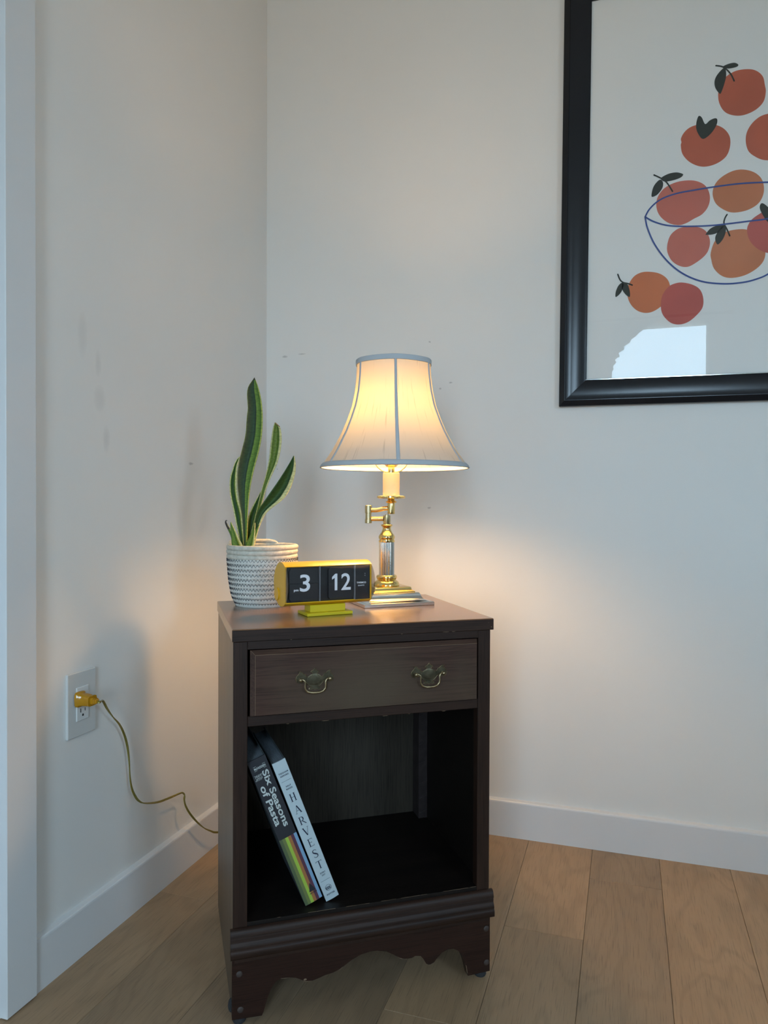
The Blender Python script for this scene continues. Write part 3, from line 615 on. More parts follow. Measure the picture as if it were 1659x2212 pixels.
mb.add([(.006, -.0016, H1*.956), (.028, -.0016, H1*.956), (.028, -.0016, H1*.9575), (.006, -.0016, H1*.9575)], [(0, 1, 2, 3)])
mb.add([(.006, -.0016, H1*.929), (.028, -.0016, H1*.929), (.028, -.0016, H1*.9305), (.006, -.0016, H1*.9305)], [(0, 1, 2, 3)])
o = mb.build('author_lettering', 'cream_ink', bk1, fixn=False); bend(o, T1)
mb = MB()      # farfalle drawing beside the title
for k in range(6):
    x = .0022+k*.0020; mb.tube([(x, -.0012, H1*.868), (x+.0022, -.0014, H1*.880), (x+.0010, -.0014, H1*.893+.001*(k % 2)), (x+.004, -.0014, H1*.905)], .00028, 4)
mb.tube([(.0015, -.0010, H1*.872), (.008, -.0014, H1*.884), (.0145, -.0014, H1*.876), (.0155, -.0014, H1*.90), (.008, -.0014, H1*.892), (.002, -.0012, H1*.905)], .0003, 4)
mb.build('pasta_drawing', 'cream_ink', bk1)
mb = MB(); tz = .020
mb.add([(.0150, -.0017, tz), (.0275, -.0014, tz), (.0205, -.0017, tz+.0165)], [(0, 1, 2)])
lettering(mb, text2d('ARTISAN', .003, .0001), .0212, tz-.0032, -.0018, 0, (.0135, .0022))
mb.build('publisher_mark', 'book_dark', bk1, fixn=False)
# pale blue book
H2, T2 = .2775, .0249
bk2 = book_root('book', .1696, .0303, .0613, .3655, 'pale blue-spined cookbook with spaced black capitals, leaning on the black one')
book_body(bk2, H2, T2, .190, 'book_pale')
mb = MB()
GL = {   # thick / thin strokes of the roman capitals, on a unit box
 'H': [('b', .16, .0, .30, 1), ('b', .70, 0, .84, 1), ('t', .3, .50, .7, .55), ('s', .06, .40, 0), ('s', .06, .40, 1), ('s', .60, .94, 0), ('s', .60, .94, 1)],
 'A': [('l', .48, 1, .86, 0, .16), ('l', .48, 1, .14, 0, .05), ('t', .26, .32, .68, .37), ('s', .02, .28, 0), ('s', .70, 1.0, 0)],
 'R': [('b', .16, 0, .30, 1), ('l', .46, .50, .92, 0, .14), ('s', .06, .40, 0), ('t', .1, .95, .5, 1), ('t', .3, .46, .5, .51), ('c', .48, .73, .27)],
 'V': [('l', .14, 1, .50, 0, .16), ('l', .86, 1, .52, 0, .05), ('s', .0, .30, 1), ('s', .70, 1.0, 1)],
 'E': [('b', .18, 0, .32, 1), ('t', .08, .95, .84, 1), ('t', .08, 0, .88, .05), ('t', .3, .49, .64, .54), ('b', .81, .84, .85, 1), ('b', .85, 0, .89, .18), ('b', .62, .43, .66, .60)],
 'S': [('S',)],
 'T': [('b', .43, 0, .57, 1), ('t', .06, .95, .94, 1), ('b', .06, .84, .10, 1), ('b', .90, .84, .94, 1), ('s', .32, .68, 0)]}
def glyph(mb, ch, cx, cz, w_, h_):
    def P(x, z): return (cx+(x-.5)*w_, -.0017, cz+(z-.5)*h_)
    def quad(a, b2, c, d): mb.add([P(*a), P(*b2), P(*c), P(*d)], [(0, 1, 2, 3)])
    for g in GL[ch]:
        if g[0] in 'bt': quad((g[1], g[2]), (g[3], g[2]), (g[3], g[4]), (g[1], g[4]))
        elif g[0] == 's': z = g[3]; quad((g[1], z-.02 if z else z), (g[2], z-.02 if z else z), (g[2], z+.03 if not z else z+.01), (g[1], z+.03 if not z else z+.01))
        elif g[0] == 'l': x0, z0_, x1, z1_, t = g[1:]; quad((x0-t/2, z0_), (x0+t/2, z0_), (x1+t/2, z1_), (x1-t/2, z1_))
        else:
            if g[0] == 'c':
                pts = [(g[1]+.24*math.sin(a), g[2]-.01+.235*math.cos(a), .02+.055*abs(math.sin(a))) for a in [PI*i/10 for i in range(11)]]
            else:
                pts = []
                for i in range(25):
                    s = i/24; z = 1-s; x = .5-.27*math.sin(2*PI*(s*.92+.04))*(1 if s < .5 else 1); pts.append((x+.0, z, .03+.07*math.exp(-((s-.5)/.18)**2)))
                pts = [(.78, .80, .02), (.74, .92, .025), (.60, .985, .03), (.44, .985, .035), (.28, .92, .05), (.22, .80, .065), (.26, .68, .075), (.40, .58, .08), (.56, .48, .085), (.72, .38, .08), (.80, .26, .065), (.76, .12, .05), (.60, .02, .035), (.42, .01, .03), (.26, .08, .025), (.20, .22, .02)]
            for i in range(len(pts)-1):
                (xa, za, ta), (xb, zb, tb) = pts[i], pts[i+1]; d = Vector((xb-xa, zb-za)); nn = Vector((-d.y, d.x)).normalized()
                quad((xa-nn.x*ta, za-nn.y*ta), (xb-nn.x*tb, zb-nn.y*tb), (xb+nn.x*tb, zb+nn.y*tb), (xa+nn.x*ta, za+nn.y*ta))
for ch, f in zip('HARVEST', (.256, .343, .424, .502, .585, .667, .748)):
    # fractions measured down the spine from its head
    glyph(mb, ch, T2/2+.0004, H2*(1-f), .0125 if ch != 'E' else .0115, .0150)
mb.build('title_lettering', 'navy_ink', bk2, fixn=False)
mb = MB()
for s_, f, w_ in (('TIEGHAN', .080, .0175), ('GERARD', .099, .0155), ('HALF', .172, .0090), ('BAKED', .191, .0115), ('EVERY', .806, .0100), ('DAY', .823, .0064), ('POTTER', .960, .0150)):
    mb = MB(); lettering(mb, text2d(s_, .004, .00012, space=1.3), T2/2+.0004, H2*(1-f), -.0017, 0, (w_, .0029)); mb.build('small_lettering', 'navy_ink', bk2, fixn=False)
for f in (.137, .862): mb = MB(); mb.add([(.0035, -.0016, H2*(1-f)), (.0215, -.0016, H2*(1-f)), (.0215, -.0016, H2*(1-f)+.0004), (.0035, -.0016, H2*(1-f)+.0004)], [(0, 1, 2, 3)]); mb.build('printed_rule', 'navy_ink', bk2, fixn=False)
mb = MB(); cz = H2*(1-.916)
mb.tube([(T2/2+.0055*math.cos(2*PI*i/28), -.0016, cz+.0055*math.sin(2*PI*i/28)) for i in range(28)], .00022, 4, closed=True)
for i in range(4): mb.tube([(T2/2-.0048+.0008*j, -.0016, cz-.0028+i*.0014+.0009*math.sin(j*1.7+i)) for j in range(12)], .00030, 4)
mb.build('publisher_mark', 'navy_ink', bk2)

# ------------------------------------------------------------ desk lamp
LP = Vector((.52545, -.45584, NH)); LR = math.atan2(.31260, .94988)
lamp = empty('table_lamp', LP, LR, 'lit brass swing-arm lamp with a cream bell shade on the nightstand', 'lamp')
def sq_loft(rings, rot, name, mname):
    vs = []; c, s = math.cos(rot), math.sin(rot)
    for h, z in rings:
        for x, y in ((-h, -h), (h, -h), (h, h), (-h, h)): vs.append((x*c-y*s, x*s+y*c, z))
    n = len(rings); fs = [(3, 2, 1, 0), tuple(4*(n-1)+i for i in range(4))]
    for k in range(n-1): fs += [(4*k+i, 4*k+(i+1) % 4, 4*k+4+(i+1) % 4, 4*k+4+i) for i in range(4)]
    return MB().add(vs, fs).build(name, mname, lamp, smooth=True, angle=math.radians(32))
BR_ = .6053+.082-LR
rg = [(.0775, 0), (.0780, .0008), (.0780, .0062), (.0772, .0072), (.0762, .0074)]
for i in range(11): t = i/10; rg.append((.0752-.0195*math.sin(t*PI/2)**1.0*1.0, .0078+.0142*(1-math.cos(t*PI/2))*1.0))
rg += [(.0545, .0226), (.0535, .0246), (.0520, .0250)]
sq_loft(rg, BR_, 'base_plinth', 'nickel')['label'] = 'polished square nickel-toned base'
rg = [(.0470, .0251), (.0472, .0262), (.0462, .0275), (.0452, .0280)] + [(.0450-.0045*math.sin(i/6*PI/2), .0282+.0068*(1-math.cos(i/6*PI/2))) for i in range(7)] + [(.0398, .0358), (.0385, .0362)]
sq_loft(rg, BR_, 'base_step', 'brass')
MB().lathe([(.0275, .0363), (.0285, .0375), (.0280, .0400), (.0268, .0430), (.0252, .0450), (.0228, .0468), (.0205, .0485), (.0208, .0505), (.0222, .0520), (.0228, .0545), (.0222, .0572), (.0205, .0590), (.0178, .0595)], 48).build('column_collar', 'brass', lamp, smooth=True)
tag(MB().lathe([(.0166, .0596), (.0166, .1300)], 160, cap0=True, flute=.0012, fn=26).build('column', 'nickel', lamp, smooth=True, angle=math.radians(60)), 'fluted silver column')
MB().lathe([(.0172, .1301), (.0176, .1312), (.0172, .1345), (.0160, .1352), (.0160, .1362), (.0170, .1372), (.0178, .1400), (.0174, .1430), (.0155, .1465), (.0120, .1510), (.0100, .1550), (.0088, .1590), (.0092, .1622), (.0122, .1655), (.0128, .1668), (.0120, .1682), (.0088, .1692)], 48).build('column_cap', 'brass', lamp, smooth=True)
MB().lathe([(.0078, .1693), (.0080, .1700), (.0080, .1880), (.0060, .1884), (.0040, .1886), (.0040, .1900)], 32).build('lower_pivot', 'brass_d', lamp, smooth=True)
MB().tube([(-.0075, 0, .1805), (-.0335, .004, .1800)], .0050, 16).build('lower_arm', 'brass_d', lamp, smooth=True)
MB().lathe([(.0066, .1705), (.0076, .1712), (.0076, .1795), (.0066, .1800), (.0066, .1925), (.0076, .1930), (.0076, .2090), (.0066, .2098)], 32, -.0400, .005).build('elbow_pivot', 'brass_d', lamp, smooth=True)
MB().tube([(-.0330, .003, .1990), (-.0220, 0, .1990), (-.0130, -.003, .2008), (-.0060, -.005, .2028), (.0020, -.006, .2036)], .0050, 16).build('upper_arm', 'brass_d', lamp, smooth=True)
SX, SY = .0092, -.006
MB().lathe([(.0050, .1908), (.0078, .1912), (.0082, .1925), (.0082, .1945), (.0078, .1950), (.0082, .2110), (.0078, .2140), (.0108, .2152), (.0122, .2166), (.0112, .2182), (.0085, .2192), (.0078, .2206), (.0085, .2216), (.0070, .2240)], 40, SX, SY).build('upper_post', 'brass', lamp, smooth=True)
MB().lathe([(.0120, .2241), (.0290, .2246), (.0308, .2262), (.0308, .2292), (.0290, .2304), (.0185, .2300)], 56, SX, SY).build('drip_dish', 'brass', lamp, smooth=True)
tag(MB().lathe([(.0178, .2300), (.0180, .2304), (.0180, .2792), (.0174, .2798)], 40, SX, SY).build('candle_sleeve', 'candle', lamp, smooth=True), 'ivory candle sleeve')
MB().lathe([(.0070, .2799), (.0072, .2920), (.0110, .2930), (.0160, .2990), (.0175, .3060), (.0175, .3300), (.0150, .3420)], 32, SX, SY).build('socket', 'brass', lamp, smooth=True)
SCX = .0160
hp = [(SX+x, SY, z) for x, z in ((0, .2815), (-.012, .2816), (-.020, .2840), (-.029, .2915), (-.045, .315), (-.056, .350), (-.058, .40), (-.050, .45), (-.030, .492), (0, .508), (.030, .492), (.050, .45), (.058, .40), (.056, .350), (.045, .315), (.029, .2915), (.020, .2840), (.012, .2816))]
MB().tube(hp, .0014, 8, closed=True).build('harp', 'brass_d', lamp, smooth=True)
MB().lathe([(.0120, .3425), (.0130, .3550), (.0200, .3750), (.0290, .4000), (.0300, .4150), (.0270, .4320), (.0180, .4450), (.0060, .4500)], 24, SX, SY).build('light_bulb', 'bulb', lamp, smooth=True)
# bell shade: six fabric gores between taped ribs
SP = [(.292, .1600), (.300, .1545), (.311, .1475), (.326, .1375), (.342, .1290), (.365, .1165), (.3915, .1048), (.4215, .0935), (.452, .0868), (.485, .0828), (.519, .0810)]
def srad(z):
    for (za, ra), (zb, rb) in zip(SP, SP[1:]):
        if z <= zb: t = (z-za)/(zb-za); return ra+(rb-ra)*t
    return SP[-1][1]
SZ = [.292+(.519-.292)*i/30 for i in range(31)]
rib0 = -PI/2+.035
def shade_pt(ang, z, dr=0.0):
    u = ((ang-rib0)/(PI/3)) % 1.0; sag = 1-.030*math.sin(PI*u)*(.4+.6*min(1, (z-.292)/.06))
    r = srad(z)*sag+dr
    # the shade sits slightly off its stem
    return (SCX-(z-.292)*.012+r*math.cos(ang), SY+r*math.sin(ang), z)
for g in range(6):
    vs = []; fs = []; uv = []; K = 12
    for z in SZ:
        for i in range(K+1): an = rib0+(g+i/K)*PI/3; vs.append(shade_pt(an, z)); uv.append(((g+i/K)/6, (z-.292)/.227))
    for j in range(len(SZ)-1):
        for i in range(K): a = j*(K+1)+i; fs.append((a, a+1, a+K+2, a+K+1))
    MB().add(vs, fs).build('shade_panel', 'shade', lamp, smooth=True, fixn=False, uv=uv)
    vs = []; fs = []; wd = .0042
    for z in SZ:
        for dr, sd in ((.0002, -1), (.0016, -.6), (.0016, .6), (.0002, 1)):
            an = rib0+g*PI/3+sd*wd*(.62+.38*(1-(z-.292)/.227))/srad(z)*.95; vs.append(shade_pt(an, z, dr+.0004))
    for j in range(len(SZ)-1):
        for i in range(3): a = j*4+i; fs.append((a, a+1, a+5, a+4))
        fs.append((j*4+3, j*4, j*4+4, j*4+7))
    MB().add(vs, fs).build('shade_rib', 'tape', lamp, smooth=True)
def band(zs, name):
    vs = []; fs = []; K = 72
    for z, dr in zs:
        for i in range(K): vs.append(shade_pt(rib0+2*PI*i/K, max(.292, min(.519, z)), dr)[:2] + (z,))
    n = len(zs)
    for j in range(n):
        for i in range(K): q = (i+1) % K; p = (j+1) % n; fs.append((j*K+i, j*K+q, p*K+q, p*K+i))
    return MB().add(vs, fs).build(name, 'tape', lamp, smooth=True)
band([(.2900, -.0010), (.2890, .0012), (.2905, .0030), (.2960, .0030), (.3000, .0020), (.3004, .0004), (.2960, -.0004)], 'bottom_trim')
band([(.5095, .0006), (.5100, .0022), (.5160, .0028), (.5195, .0028), (.5205, .0012), (.5195, -.0012), (.5150, -.0008)], 'top_trim')
mb = MB()
for k in range(3): an = .4+k*2*PI/3; mb.tube([(SX, SY, .509), (SX+.04*math.cos(an), SY+.04*math.sin(an), .509), (SCX-.0027+.0800*math.cos(an), SY+.0800*math.sin(an), .5150)], .0013, 6)
mb.lathe([(.008, .5085), (.008, .5100)], 16, SX, SY).build('spider_fitter', 'brass_d', lamp, smooth=True)
# power cord: back of the base, down behind the nightstand, along the left wall to the outlet
def wl(u, v, x): return ray(u, v, (x, 0, 0), (1, 0, 0))
vis = [(214, 1501, .050), (222, 1514, .042), (232, 1532, .033), (245, 1550, .026), (258, 1565, .021), (268, 1586, .018), (275, 1612, .016), (279, 1645, .016), (281, 1680, .016), (285, 1704, .017), (292, 1720, .019), (300, 1730, .021), (312, 1735, .023), (340, 1733, .023), (365, 1724, .022), (388, 1714, .022), (395, 1713, .023), (398.5, 1718, .024), (398, 1728, .025), (401, 1741, .026), (410, 1757, .028), (425, 1775, .030), (440, 1788, .032), (455, 1795, .034), (468, 1798, .036)]
pw = [Vector((.0480, -.7962, .5042)), Vector((.0530, -.7945, .5025))] + [wl(*p) for p in vis[1:]]
pw += [Vector((.05, -.27, .03)), Vector((.08, -.24, .02)), Vector((.16, -.26, .03)), Vector((.25, -.34, .20)), Vector((.30, -.40, .42)), Vector((.345, -.430, .62)), Vector((.356, -.434, .672)), Vector((.366, -.434, .6795)), Vector((.40, -.420, .6795)), Vector((.455, -.405, .6795))]
def smooth_path(P, k=4):
    out = []
    for i in range(len(P)-1):
        a, b2, c, d = P[max(0, i-1)], P[i], P[i+1], P[min(len(P)-1, i+2)]
        for j in range(k):
            t = j/k; out.append(.5*((2*b2)+(c-a)*t+(2*a-5*b2+4*c-d)*t*t+(3*b2-a-3*c+d)*t**3))
    out.append(P[-1]); return out
pw = smooth_path(pw, 4)
Minv = (Matrix.Translation(LP) @ Matrix.Rotation(LR, 4, 'Z')).inverted()
mb = MB()
for sgn in (-1, 1):
    q = []
    for i, p in enumerate(pw):
        t = (pw[min(i+1, len(pw)-1)]-pw[max(i-1, 0)]).normalized(); tw = .9+i*.16
        x = t.cross(Vector((.3, .2, .9))).normalized(); y = t.cross(x); q.append(Minv @ (p+(x*math.cos(tw)+y*math.sin(tw))*.00125*sgn))
    mb.tube(q, .00135, 7)
cordo = mb.build('power_cord', 'cord', lamp, smooth=True); cordo['label'] = 'gold clear twin-lead cord'
PY, PZ = -.800, .5085; PX = .0085
mb = MB()
for i, (xx, hy, hz) in enumerate(((PX, .0135, .0150), (PX+.004, .0135, .0150), (PX+.006, .0115, .0118), (PX+.022, .0105, .0105), (PX+.026, .0100, .0078), (PX+.0262, .0125, .0100), (PX+.0290, .0125, .0100), (PX+.0292, .0070, .0065), (PX+.034, .0072, .0065), (PX+.0342, .0060, .0052), (PX+.037, .0062, .0054), (PX+.0372, .0050, .0042), (PX+.040, .0048, .0040), (PX+.041, .0030, .0026))):
    for k in range(16):
        a = 2*PI*k/16; cs, sn_ = math.cos(a), math.sin(a); e = .45
        mb.v.append((xx, PY+hy*math.copysign(abs(cs)**e, cs)+(xx-PX)*.10, PZ-.002+hz*math.copysign(abs(sn_)**e, sn_)-(xx-PX)*.06))
    if i: mb.f += [((i-1)*16+k, (i-1)*16+(k+1) % 16, i*16+(k+1) % 16, i*16+k) for k in range(16)]
mb.f += [tuple(range(15, -1, -1)), tuple(13*16+k for k in range(16))]
mb.v = [tuple(Minv @ Vector(p)) for p in mb.v]
pl = mb.build('plug', 'amber', cordo, smooth=True, angle=math.radians(50)); pl['label'] = 'translucent amber plug'

# ------------------------------------------------------------ outlet
ot = empty('power_outlet', (0, -.7892, .432), 0, 'white double wall outlet with a yellow plug in its upper socket', 'outlet')
MB().box(0, .0060, -.0395, .0395, 0, .1265, .0016).build('wall_plate', 'plate', ot)
MB().box(.0055, .0082, -.0168, .0168, .0305, .0965, .0010).build('receptacle', 'device', ot)
mb = MB()
for zc in (.0505, .0800):
    mb.box(.0080, .0084, -.0072, -.0050, zc-.004, zc+.004).box(.0080, .0084, .0050, .0070, zc-.003, zc+.003)
    mb.prism([(.0022*math.cos(PI*i/8)+0, zc-.0095+.0022*math.sin(PI*i/8)) for i in range(9)]+[(-.0022, zc-.0120), (.0022, zc-.0120)], .0080, .0084, 'yz')
mb.build('slot', 'slot', ot)

# ------------------------------------------------------------ flip clock
CA = .7803
clk = empty('flip_clock', (.4507, -.7067, NH), CA, 'yellow cylindrical flip clock showing 3 12 on the nightstand', 'clock')
B(0, .0937, .0, .0535, .0002, .0062, .0010).build('stand_foot', 'yellow_b', clk)
B(.0100, .0828, .0110, .0425, .0060, .0200, .0010).build('stand_neck', 'yellow_b', clk)
CC, CZ_, RR = .0320, .0602, .0420; BX0, BX1 = -.0415, .1372
def arcpts(r, a0_, a1_, n): return [(CC-r*math.cos(a0_+(a1_-a0_)*i/n), CZ_+r*math.sin(a0_+(a1_-a0_)*i/n)) for i in range(n+1)]
half_a = math.asin(.0346/RR)      # front opening of the barrel
outer = arcpts(RR, half_a, 2*PI-half_a, 44); inner = arcpts(RR-.0022, half_a+.01, 2*PI-half_a-.01, 44)[::-1]
MB().prism(outer+inner, BX0+.0030, BX1-.0030, 'yz').build('case', 'yellow', clk, smooth=True)
capp = arcpts(RR, half_a, 2*PI-half_a, 44)
for x0, x1 in ((BX0, BX0+.0029), (BX1-.0029, BX1)):
    mb = MB(); mb.prism(capp, x0, x1, 'yz')
    mb.build('end_cap', 'yellow', clk, smooth=True)
mb = MB()      # half-round setting wheel let into the left end
mb.tube([(BX0-.0022, CC+.021, .0400), (BX0+.001, CC+.021, .0400)], .0125, 28).build('setting_wheel', 'yellow', clk, smooth=True)
lens = arcpts(RR-.0006, -half_a, half_a, 20); lin_ = arcpts(RR-.0020, -half_a, half_a, 20)[::-1]
MB().prism(lens+lin_, BX0+.0010, BX1-.0010, 'yz').build('lens', 'lens', clk, smooth=True)
for x0 in (BX0+.0004, BX1-.0010):
    MB().prism(lens, x0, x0+.0006, 'yz').build('lens_end', 'lens_edge', clk)
FB = .0085
B(BX0+.003, BX1-.003, FB+.004, FB+.006, .0262, .0942).build('dial_panel', 'black_p', clk)
for x0, x1, nm in ((-.0330, .0255, 'hour flap'), (.0460, .0985, 'minute flap')):
    def rr_(z0_, z1_, top):
        c = .004; 
        return [(x0, z0_), (x1, z0_), (x1, z1_-c), (x1-c, z1_), (x0+c, z1_), (x0, z1_-c)] if top else [(x0+c, z0_), (x1-c, z0_), (x1, z0_+c), (x1, z1_), (x0, z1_), (x0, z0_+c)]
    zm = .0623
    MB().prism(rr_(zm+.0003, .0905, True), FB, FB+.0012).build('flap', 'flap', clk)['label'] = 'upper '+nm
    MB().prism(rr_(.0300, zm-.0003, False), FB-.0006, FB+.0006).build('flap', 'flap', clk)['label'] = 'lower '+nm
for x in (.0272, .0998): B(x, x+.0016, FB-.002, FB+.004, .0275, .0935).build('divider', 'divider', clk)
B(.1014, .1330, FB, FB+.004, .0265, .0935).build('name_panel', 'flap', clk)
mb = MB()
for s_, x, z, w_, h_ in (('3', -.0020, .0632, .0205, .0325), ('2', .0822, .0625, .0200, .0325)):
    m1 = MB(); lettering(m1, text2d(s_, .03, .0004), x, z, FB-.0009, 0, (w_, h_)); m1.build('numeral', 'digit', clk, fixn=False)
mb.add([(x, FB-.0009, z) for x, z in ((.0585, .0465), (.0640, .0465), (.0640, .0785), (.0596, .0785), (.0530, .0722), (.0530, .0672), (.0585, .0706))], [(0, 1, 2, 6), (2, 3, 6), (3, 4, 5, 6)])
mb.build('numeral', 'digit', clk, fixn=False)
for t_, sz, bo, x, z, w_, h_ in (('pm', .01, .0003, -.0195, .0492, .0092, .0046), ('TWEMCO', .005, .00018, .1150, .0592, .0200, .0034), ('QUARTZ', .004, .0001, .1145, .0535, .0138, .0026)):
    mb = MB(); lettering(mb, text2d(t_, sz, bo), x, z, FB-.0009, 0, (w_, h_)); mb.build('lettering', 'digit', clk, fixn=False)
mb = MB(); mb.box(.1226, .1233, FB-.0006, FB, .0760, .0772).box(.1226, .1233, FB-.0006, FB, .0722, .0734).build('indicator_mark', 'digit', clk)

# ------------------------------------------------------------ rope basket
BC = nsw(.083, .300, NH) + Vector((.94988, .31260, 0))*.0052
bas = empty('rope_basket', BC, LR, 'white coiled rope basket with dark zigzag stitching, holding the snake plant', 'basket')
def brad(z):
    P = [(0, .0515), (.005, .0570), (.015, .0620), (.025, .0652), (.054, .0702), (.09, .0730), (.13, .0752)]
    for (a, ra), (b2, rb) in zip(P, P[1:]):
        if z <= b2: return ra+(rb-ra)*(z-a)/(b2-a)
    return P[-1][1]
NC, CH = 13, .00975
K = 72
for i in range(NC):
    z = .0052+i*CH; r = brad(z)-.0046; top = i >= NC-3
    pts = [((r+(.0006*math.sin(a*3+i))*(1 if top else .4))*math.cos(a), (r+.0006*math.sin(a*2+i*2))*math.sin(a), z+.0005*math.sin(a*2+i*1.3)) for a in [2*PI*k/K for k in range(K)]]
    MB().tube(pts, .0050, 12, closed=True, flat=1.08 if top else 1.42).build('rope_coil', 'rope_top' if top else 'rope', bas, smooth=True)
zt = .0052+(NC-1)*CH
pts = []; rad = []
for k in range(50):     # loose end of the rope laid on the rim at the back left
    a = PI*1.02-(k/49)*PI*.62; f = k/49; pts.append(((brad(.125)-.0048)*math.cos(a), (brad(.125)-.0048)*math.sin(a), zt+.0082*min(1, 1.0)-.0035*max(0, (f-.85)/.15)-.0075*max(0, (.12-f)/.12))); rad.append(.0047*min(1, (1.02-f)*8+.35, f*8+.5))
MB().tube(pts, rad, 12).build('rope_end', 'rope_top', bas, smooth=True)
MB().lathe([(.001, .0012), (.046, .0012), (.046, .0060), (.001, .0060)], 40).build('basket_bottom', 'rope', bas)
for i in range(10):
    zc = .0052+(i+.45)*CH-.0012; Z = 62; pts = []
    for k in range(2*Z):
        a = PI*k/Z+i*.37; z = zc+(.0029 if k % 2 else -.0029)+.0004*math.sin(k*1.9+i); rr2 = brad(max(0, z)) + .0006
        pts.append((rr2*math.cos(a), rr2*math.sin(a), z))
        a2 = a+PI/Z/2; r2 = brad(max(0, zc))+.0003; pts.append((r2*math.cos(a2), r2*math.sin(a2), zc))
    MB().tube(pts, .00046, 5, closed=True).build('zigzag_stitching', 'thread', bas)

# ------------------------------------------------------------ snake plant
plant = empty('snake_plant', BC+Vector((0, 0, .0066)), 0, 'green and yellow snake plant standing in the rope basket', 'plant')
MB().lathe([(.040, .0004), (.052, .060), (.0545, .092), (.0530, .093), (.0500, .060), (.038, .003)], 40, cap0=True, cap1=True).build('nursery_pot', 'pot', plant, smooth=True)
MB().lathe([(.001, .084), (.020, .087), (.040, .085), (.0515, .083)], 32).build('soil', 'soil', plant, smooth=True)
FH = Vector((-.31260, .94988, 0)); PLO = BC+Vector((0, 0, .0066))
def leaf(rows, depth0, lean, fold, mname, twist=0.0):
    """rows: (Y, left, right) read off the enlarged plant view; depth0/lean place the blade in depth"""
    rows = sorted(rows); y1 = rows[-1][0]; y0 = rows[0][0]
    def at(Y):
        for (a, la, ra), (b2, lb, rb) in zip(rows, rows[1:]):
            if Y <= b2: t = (Y-a)/(b2-a); t2 = t; return la+(lb-la)*t2, ra+(rb-ra)*t2
        return rows[-1][1:]
    NR_, NCC = 56, 10; vs = []; uv = []; fs = []
    for j in range(NR_+1):
        Y = y0+(y1-y0)*j/NR_; h = (y1-y)/1.0 if False else (2140-Y)/1000.0
        # smooth the outline a little
        L = R_ = 0; ww = 0
        for dy, wg in ((-34, 1), (-17, 2), (0, 3), (17, 2), (34, 1)):
            l_, r_ = at(min(y1, max(y0, Y+dy))); L += l_*wg; R_ += r_*wg; ww += wg
        L /= ww; R_ /= ww
        if j == 0: L, R_ = rows[0][1:]
        for i in range(NCC+1):
            s = i/NCC; X = L+(R_-L)*s; wpx = (R_-L)/5.673/1000
            d = depth0+lean*h*h + fold*wpx*(1-abs(2*s-1)**1.5) + twist*wpx*(s-.5)*math.sin(h*3.0)
            p = ray(460+X/5.673, 800+Y/5.673, PLO+FH*d, FH); vs.append(tuple(p-PLO)); uv.append((s, h*1.6))
    for j in range(NR_):
        for i in range(NCC): a = j*(NCC+1)+i; fs.append((a, a+1, a+NCC+2, a+NCC+1))
    mb = MB().add(vs, fs); n0 = len(vs)
    o = mb.build('leaf', mname, plant, smooth=True, fixn=False, uv=uv, angle=math.radians(80))
    sd = o.modifiers.new('thickness', 'SOLIDIFY'); sd.thickness = .0016; sd.offset = 0
    return o
L1 = [(92, 506, 509), (110, 497, 514), (130, 478, 528), (160, 455, 538), (190, 437, 549), (230, 422, 562), (300, 417, 580), (380, 424, 595), (470, 430, 604), (550, 418, 609), (650, 411, 608), (750, 405, 603), (850, 388, 592), (950, 362, 572), (1050, 336, 548), (1150, 314, 520), (1250, 301, 494), (1350, 299, 472), (1450, 304, 454), (1550, 316, 442), (1650, 332, 433), (1750, 350, 426), (1850, 362, 422), (2000, 372, 418), (2140, 378, 415), (2330, 385, 408)]
L2 = [(1060, 322, 330), (1080, 300, 326), (1110, 280, 316), (1150, 262, 303), (1200, 246, 294), (1300, 212, 293), (1400, 203, 290), (1500, 208, 298), (1600, 226, 314), (1680, 244, 340), (1750, 258, 356), (1800, 268, 362), (1900, 288, 367), (2000, 310, 376), (2140, 338, 386), (2330, 360, 400)]
L3 = [(640, 757, 768), (668, 748, 800), (690, 741, 823), (750, 728, 834), (850, 715, 841), (950, 703, 832), (1050, 694, 812), (1150, 678, 784), (1250, 656, 736), (1350, 630, 690), (1450, 600, 652), (1550, 576, 624), (1650, 552, 596), (1750, 528, 566), (1850, 503, 540), (1950, 478, 520), (2050, 454, 500), (2140, 430, 480), (2330, 420, 450)]
L4 = [(1048, 988, 995), (1075, 974, 1002), (1150, 932, 1014), (1250, 871, 1010), (1350, 806, 984), (1450, 737, 948), (1550, 666, 885), (1600, 632, 838), (1650, 597, 765), (1700, 563, 702), (1750, 541, 648), (1800, 526, 617), (1850, 515, 598), (1900, 503, 574), (2000, 482, 540), (2140, 458, 502), (2330, 430, 460)]
L5 = [(1488, 583, 590), (1540, 556, 592), (1600, 520, 582), (1700, 466, 566), (1800, 430, 545), (1900, 420, 522), (2000, 414, 494), (2140, 405, 455), (2330, 405, 430)]
L6 = [(1885, 153, 175), (1920, 168, 200), (1950, 184, 222), (2000, 208, 238), (2030, 220, 248), (2140, 242, 280), (2330, 330, 360)]
L7 = [(1860, 216, 221), (1900, 215, 243), (1950, 220, 268), (2000, 224, 290), (2050, 228, 312), (2100, 228, 336), (2140, 230, 360), (2200, 250, 380), (2330, 320, 390)]
L8 = [(1868, 511, 516), (1930, 496, 516), (2000, 468, 514), (2060, 438, 512), (2100, 418, 511), (2140, 400, 506), (2220, 395, 480), (2330, 400, 440)]
L9 = [(1896, 568, 573), (1930, 538, 563), (1980, 512, 549), (2050, 496, 530), (2140, 474, 508), (2330, 440, 470)]
leaf(L1, -.006, .004, .16, 'leaf_big')['label'] = 'tallest leaf, right flank painted as turned to the light'
leaf(L2, -.001, -.004, .30, 'leaf_var')
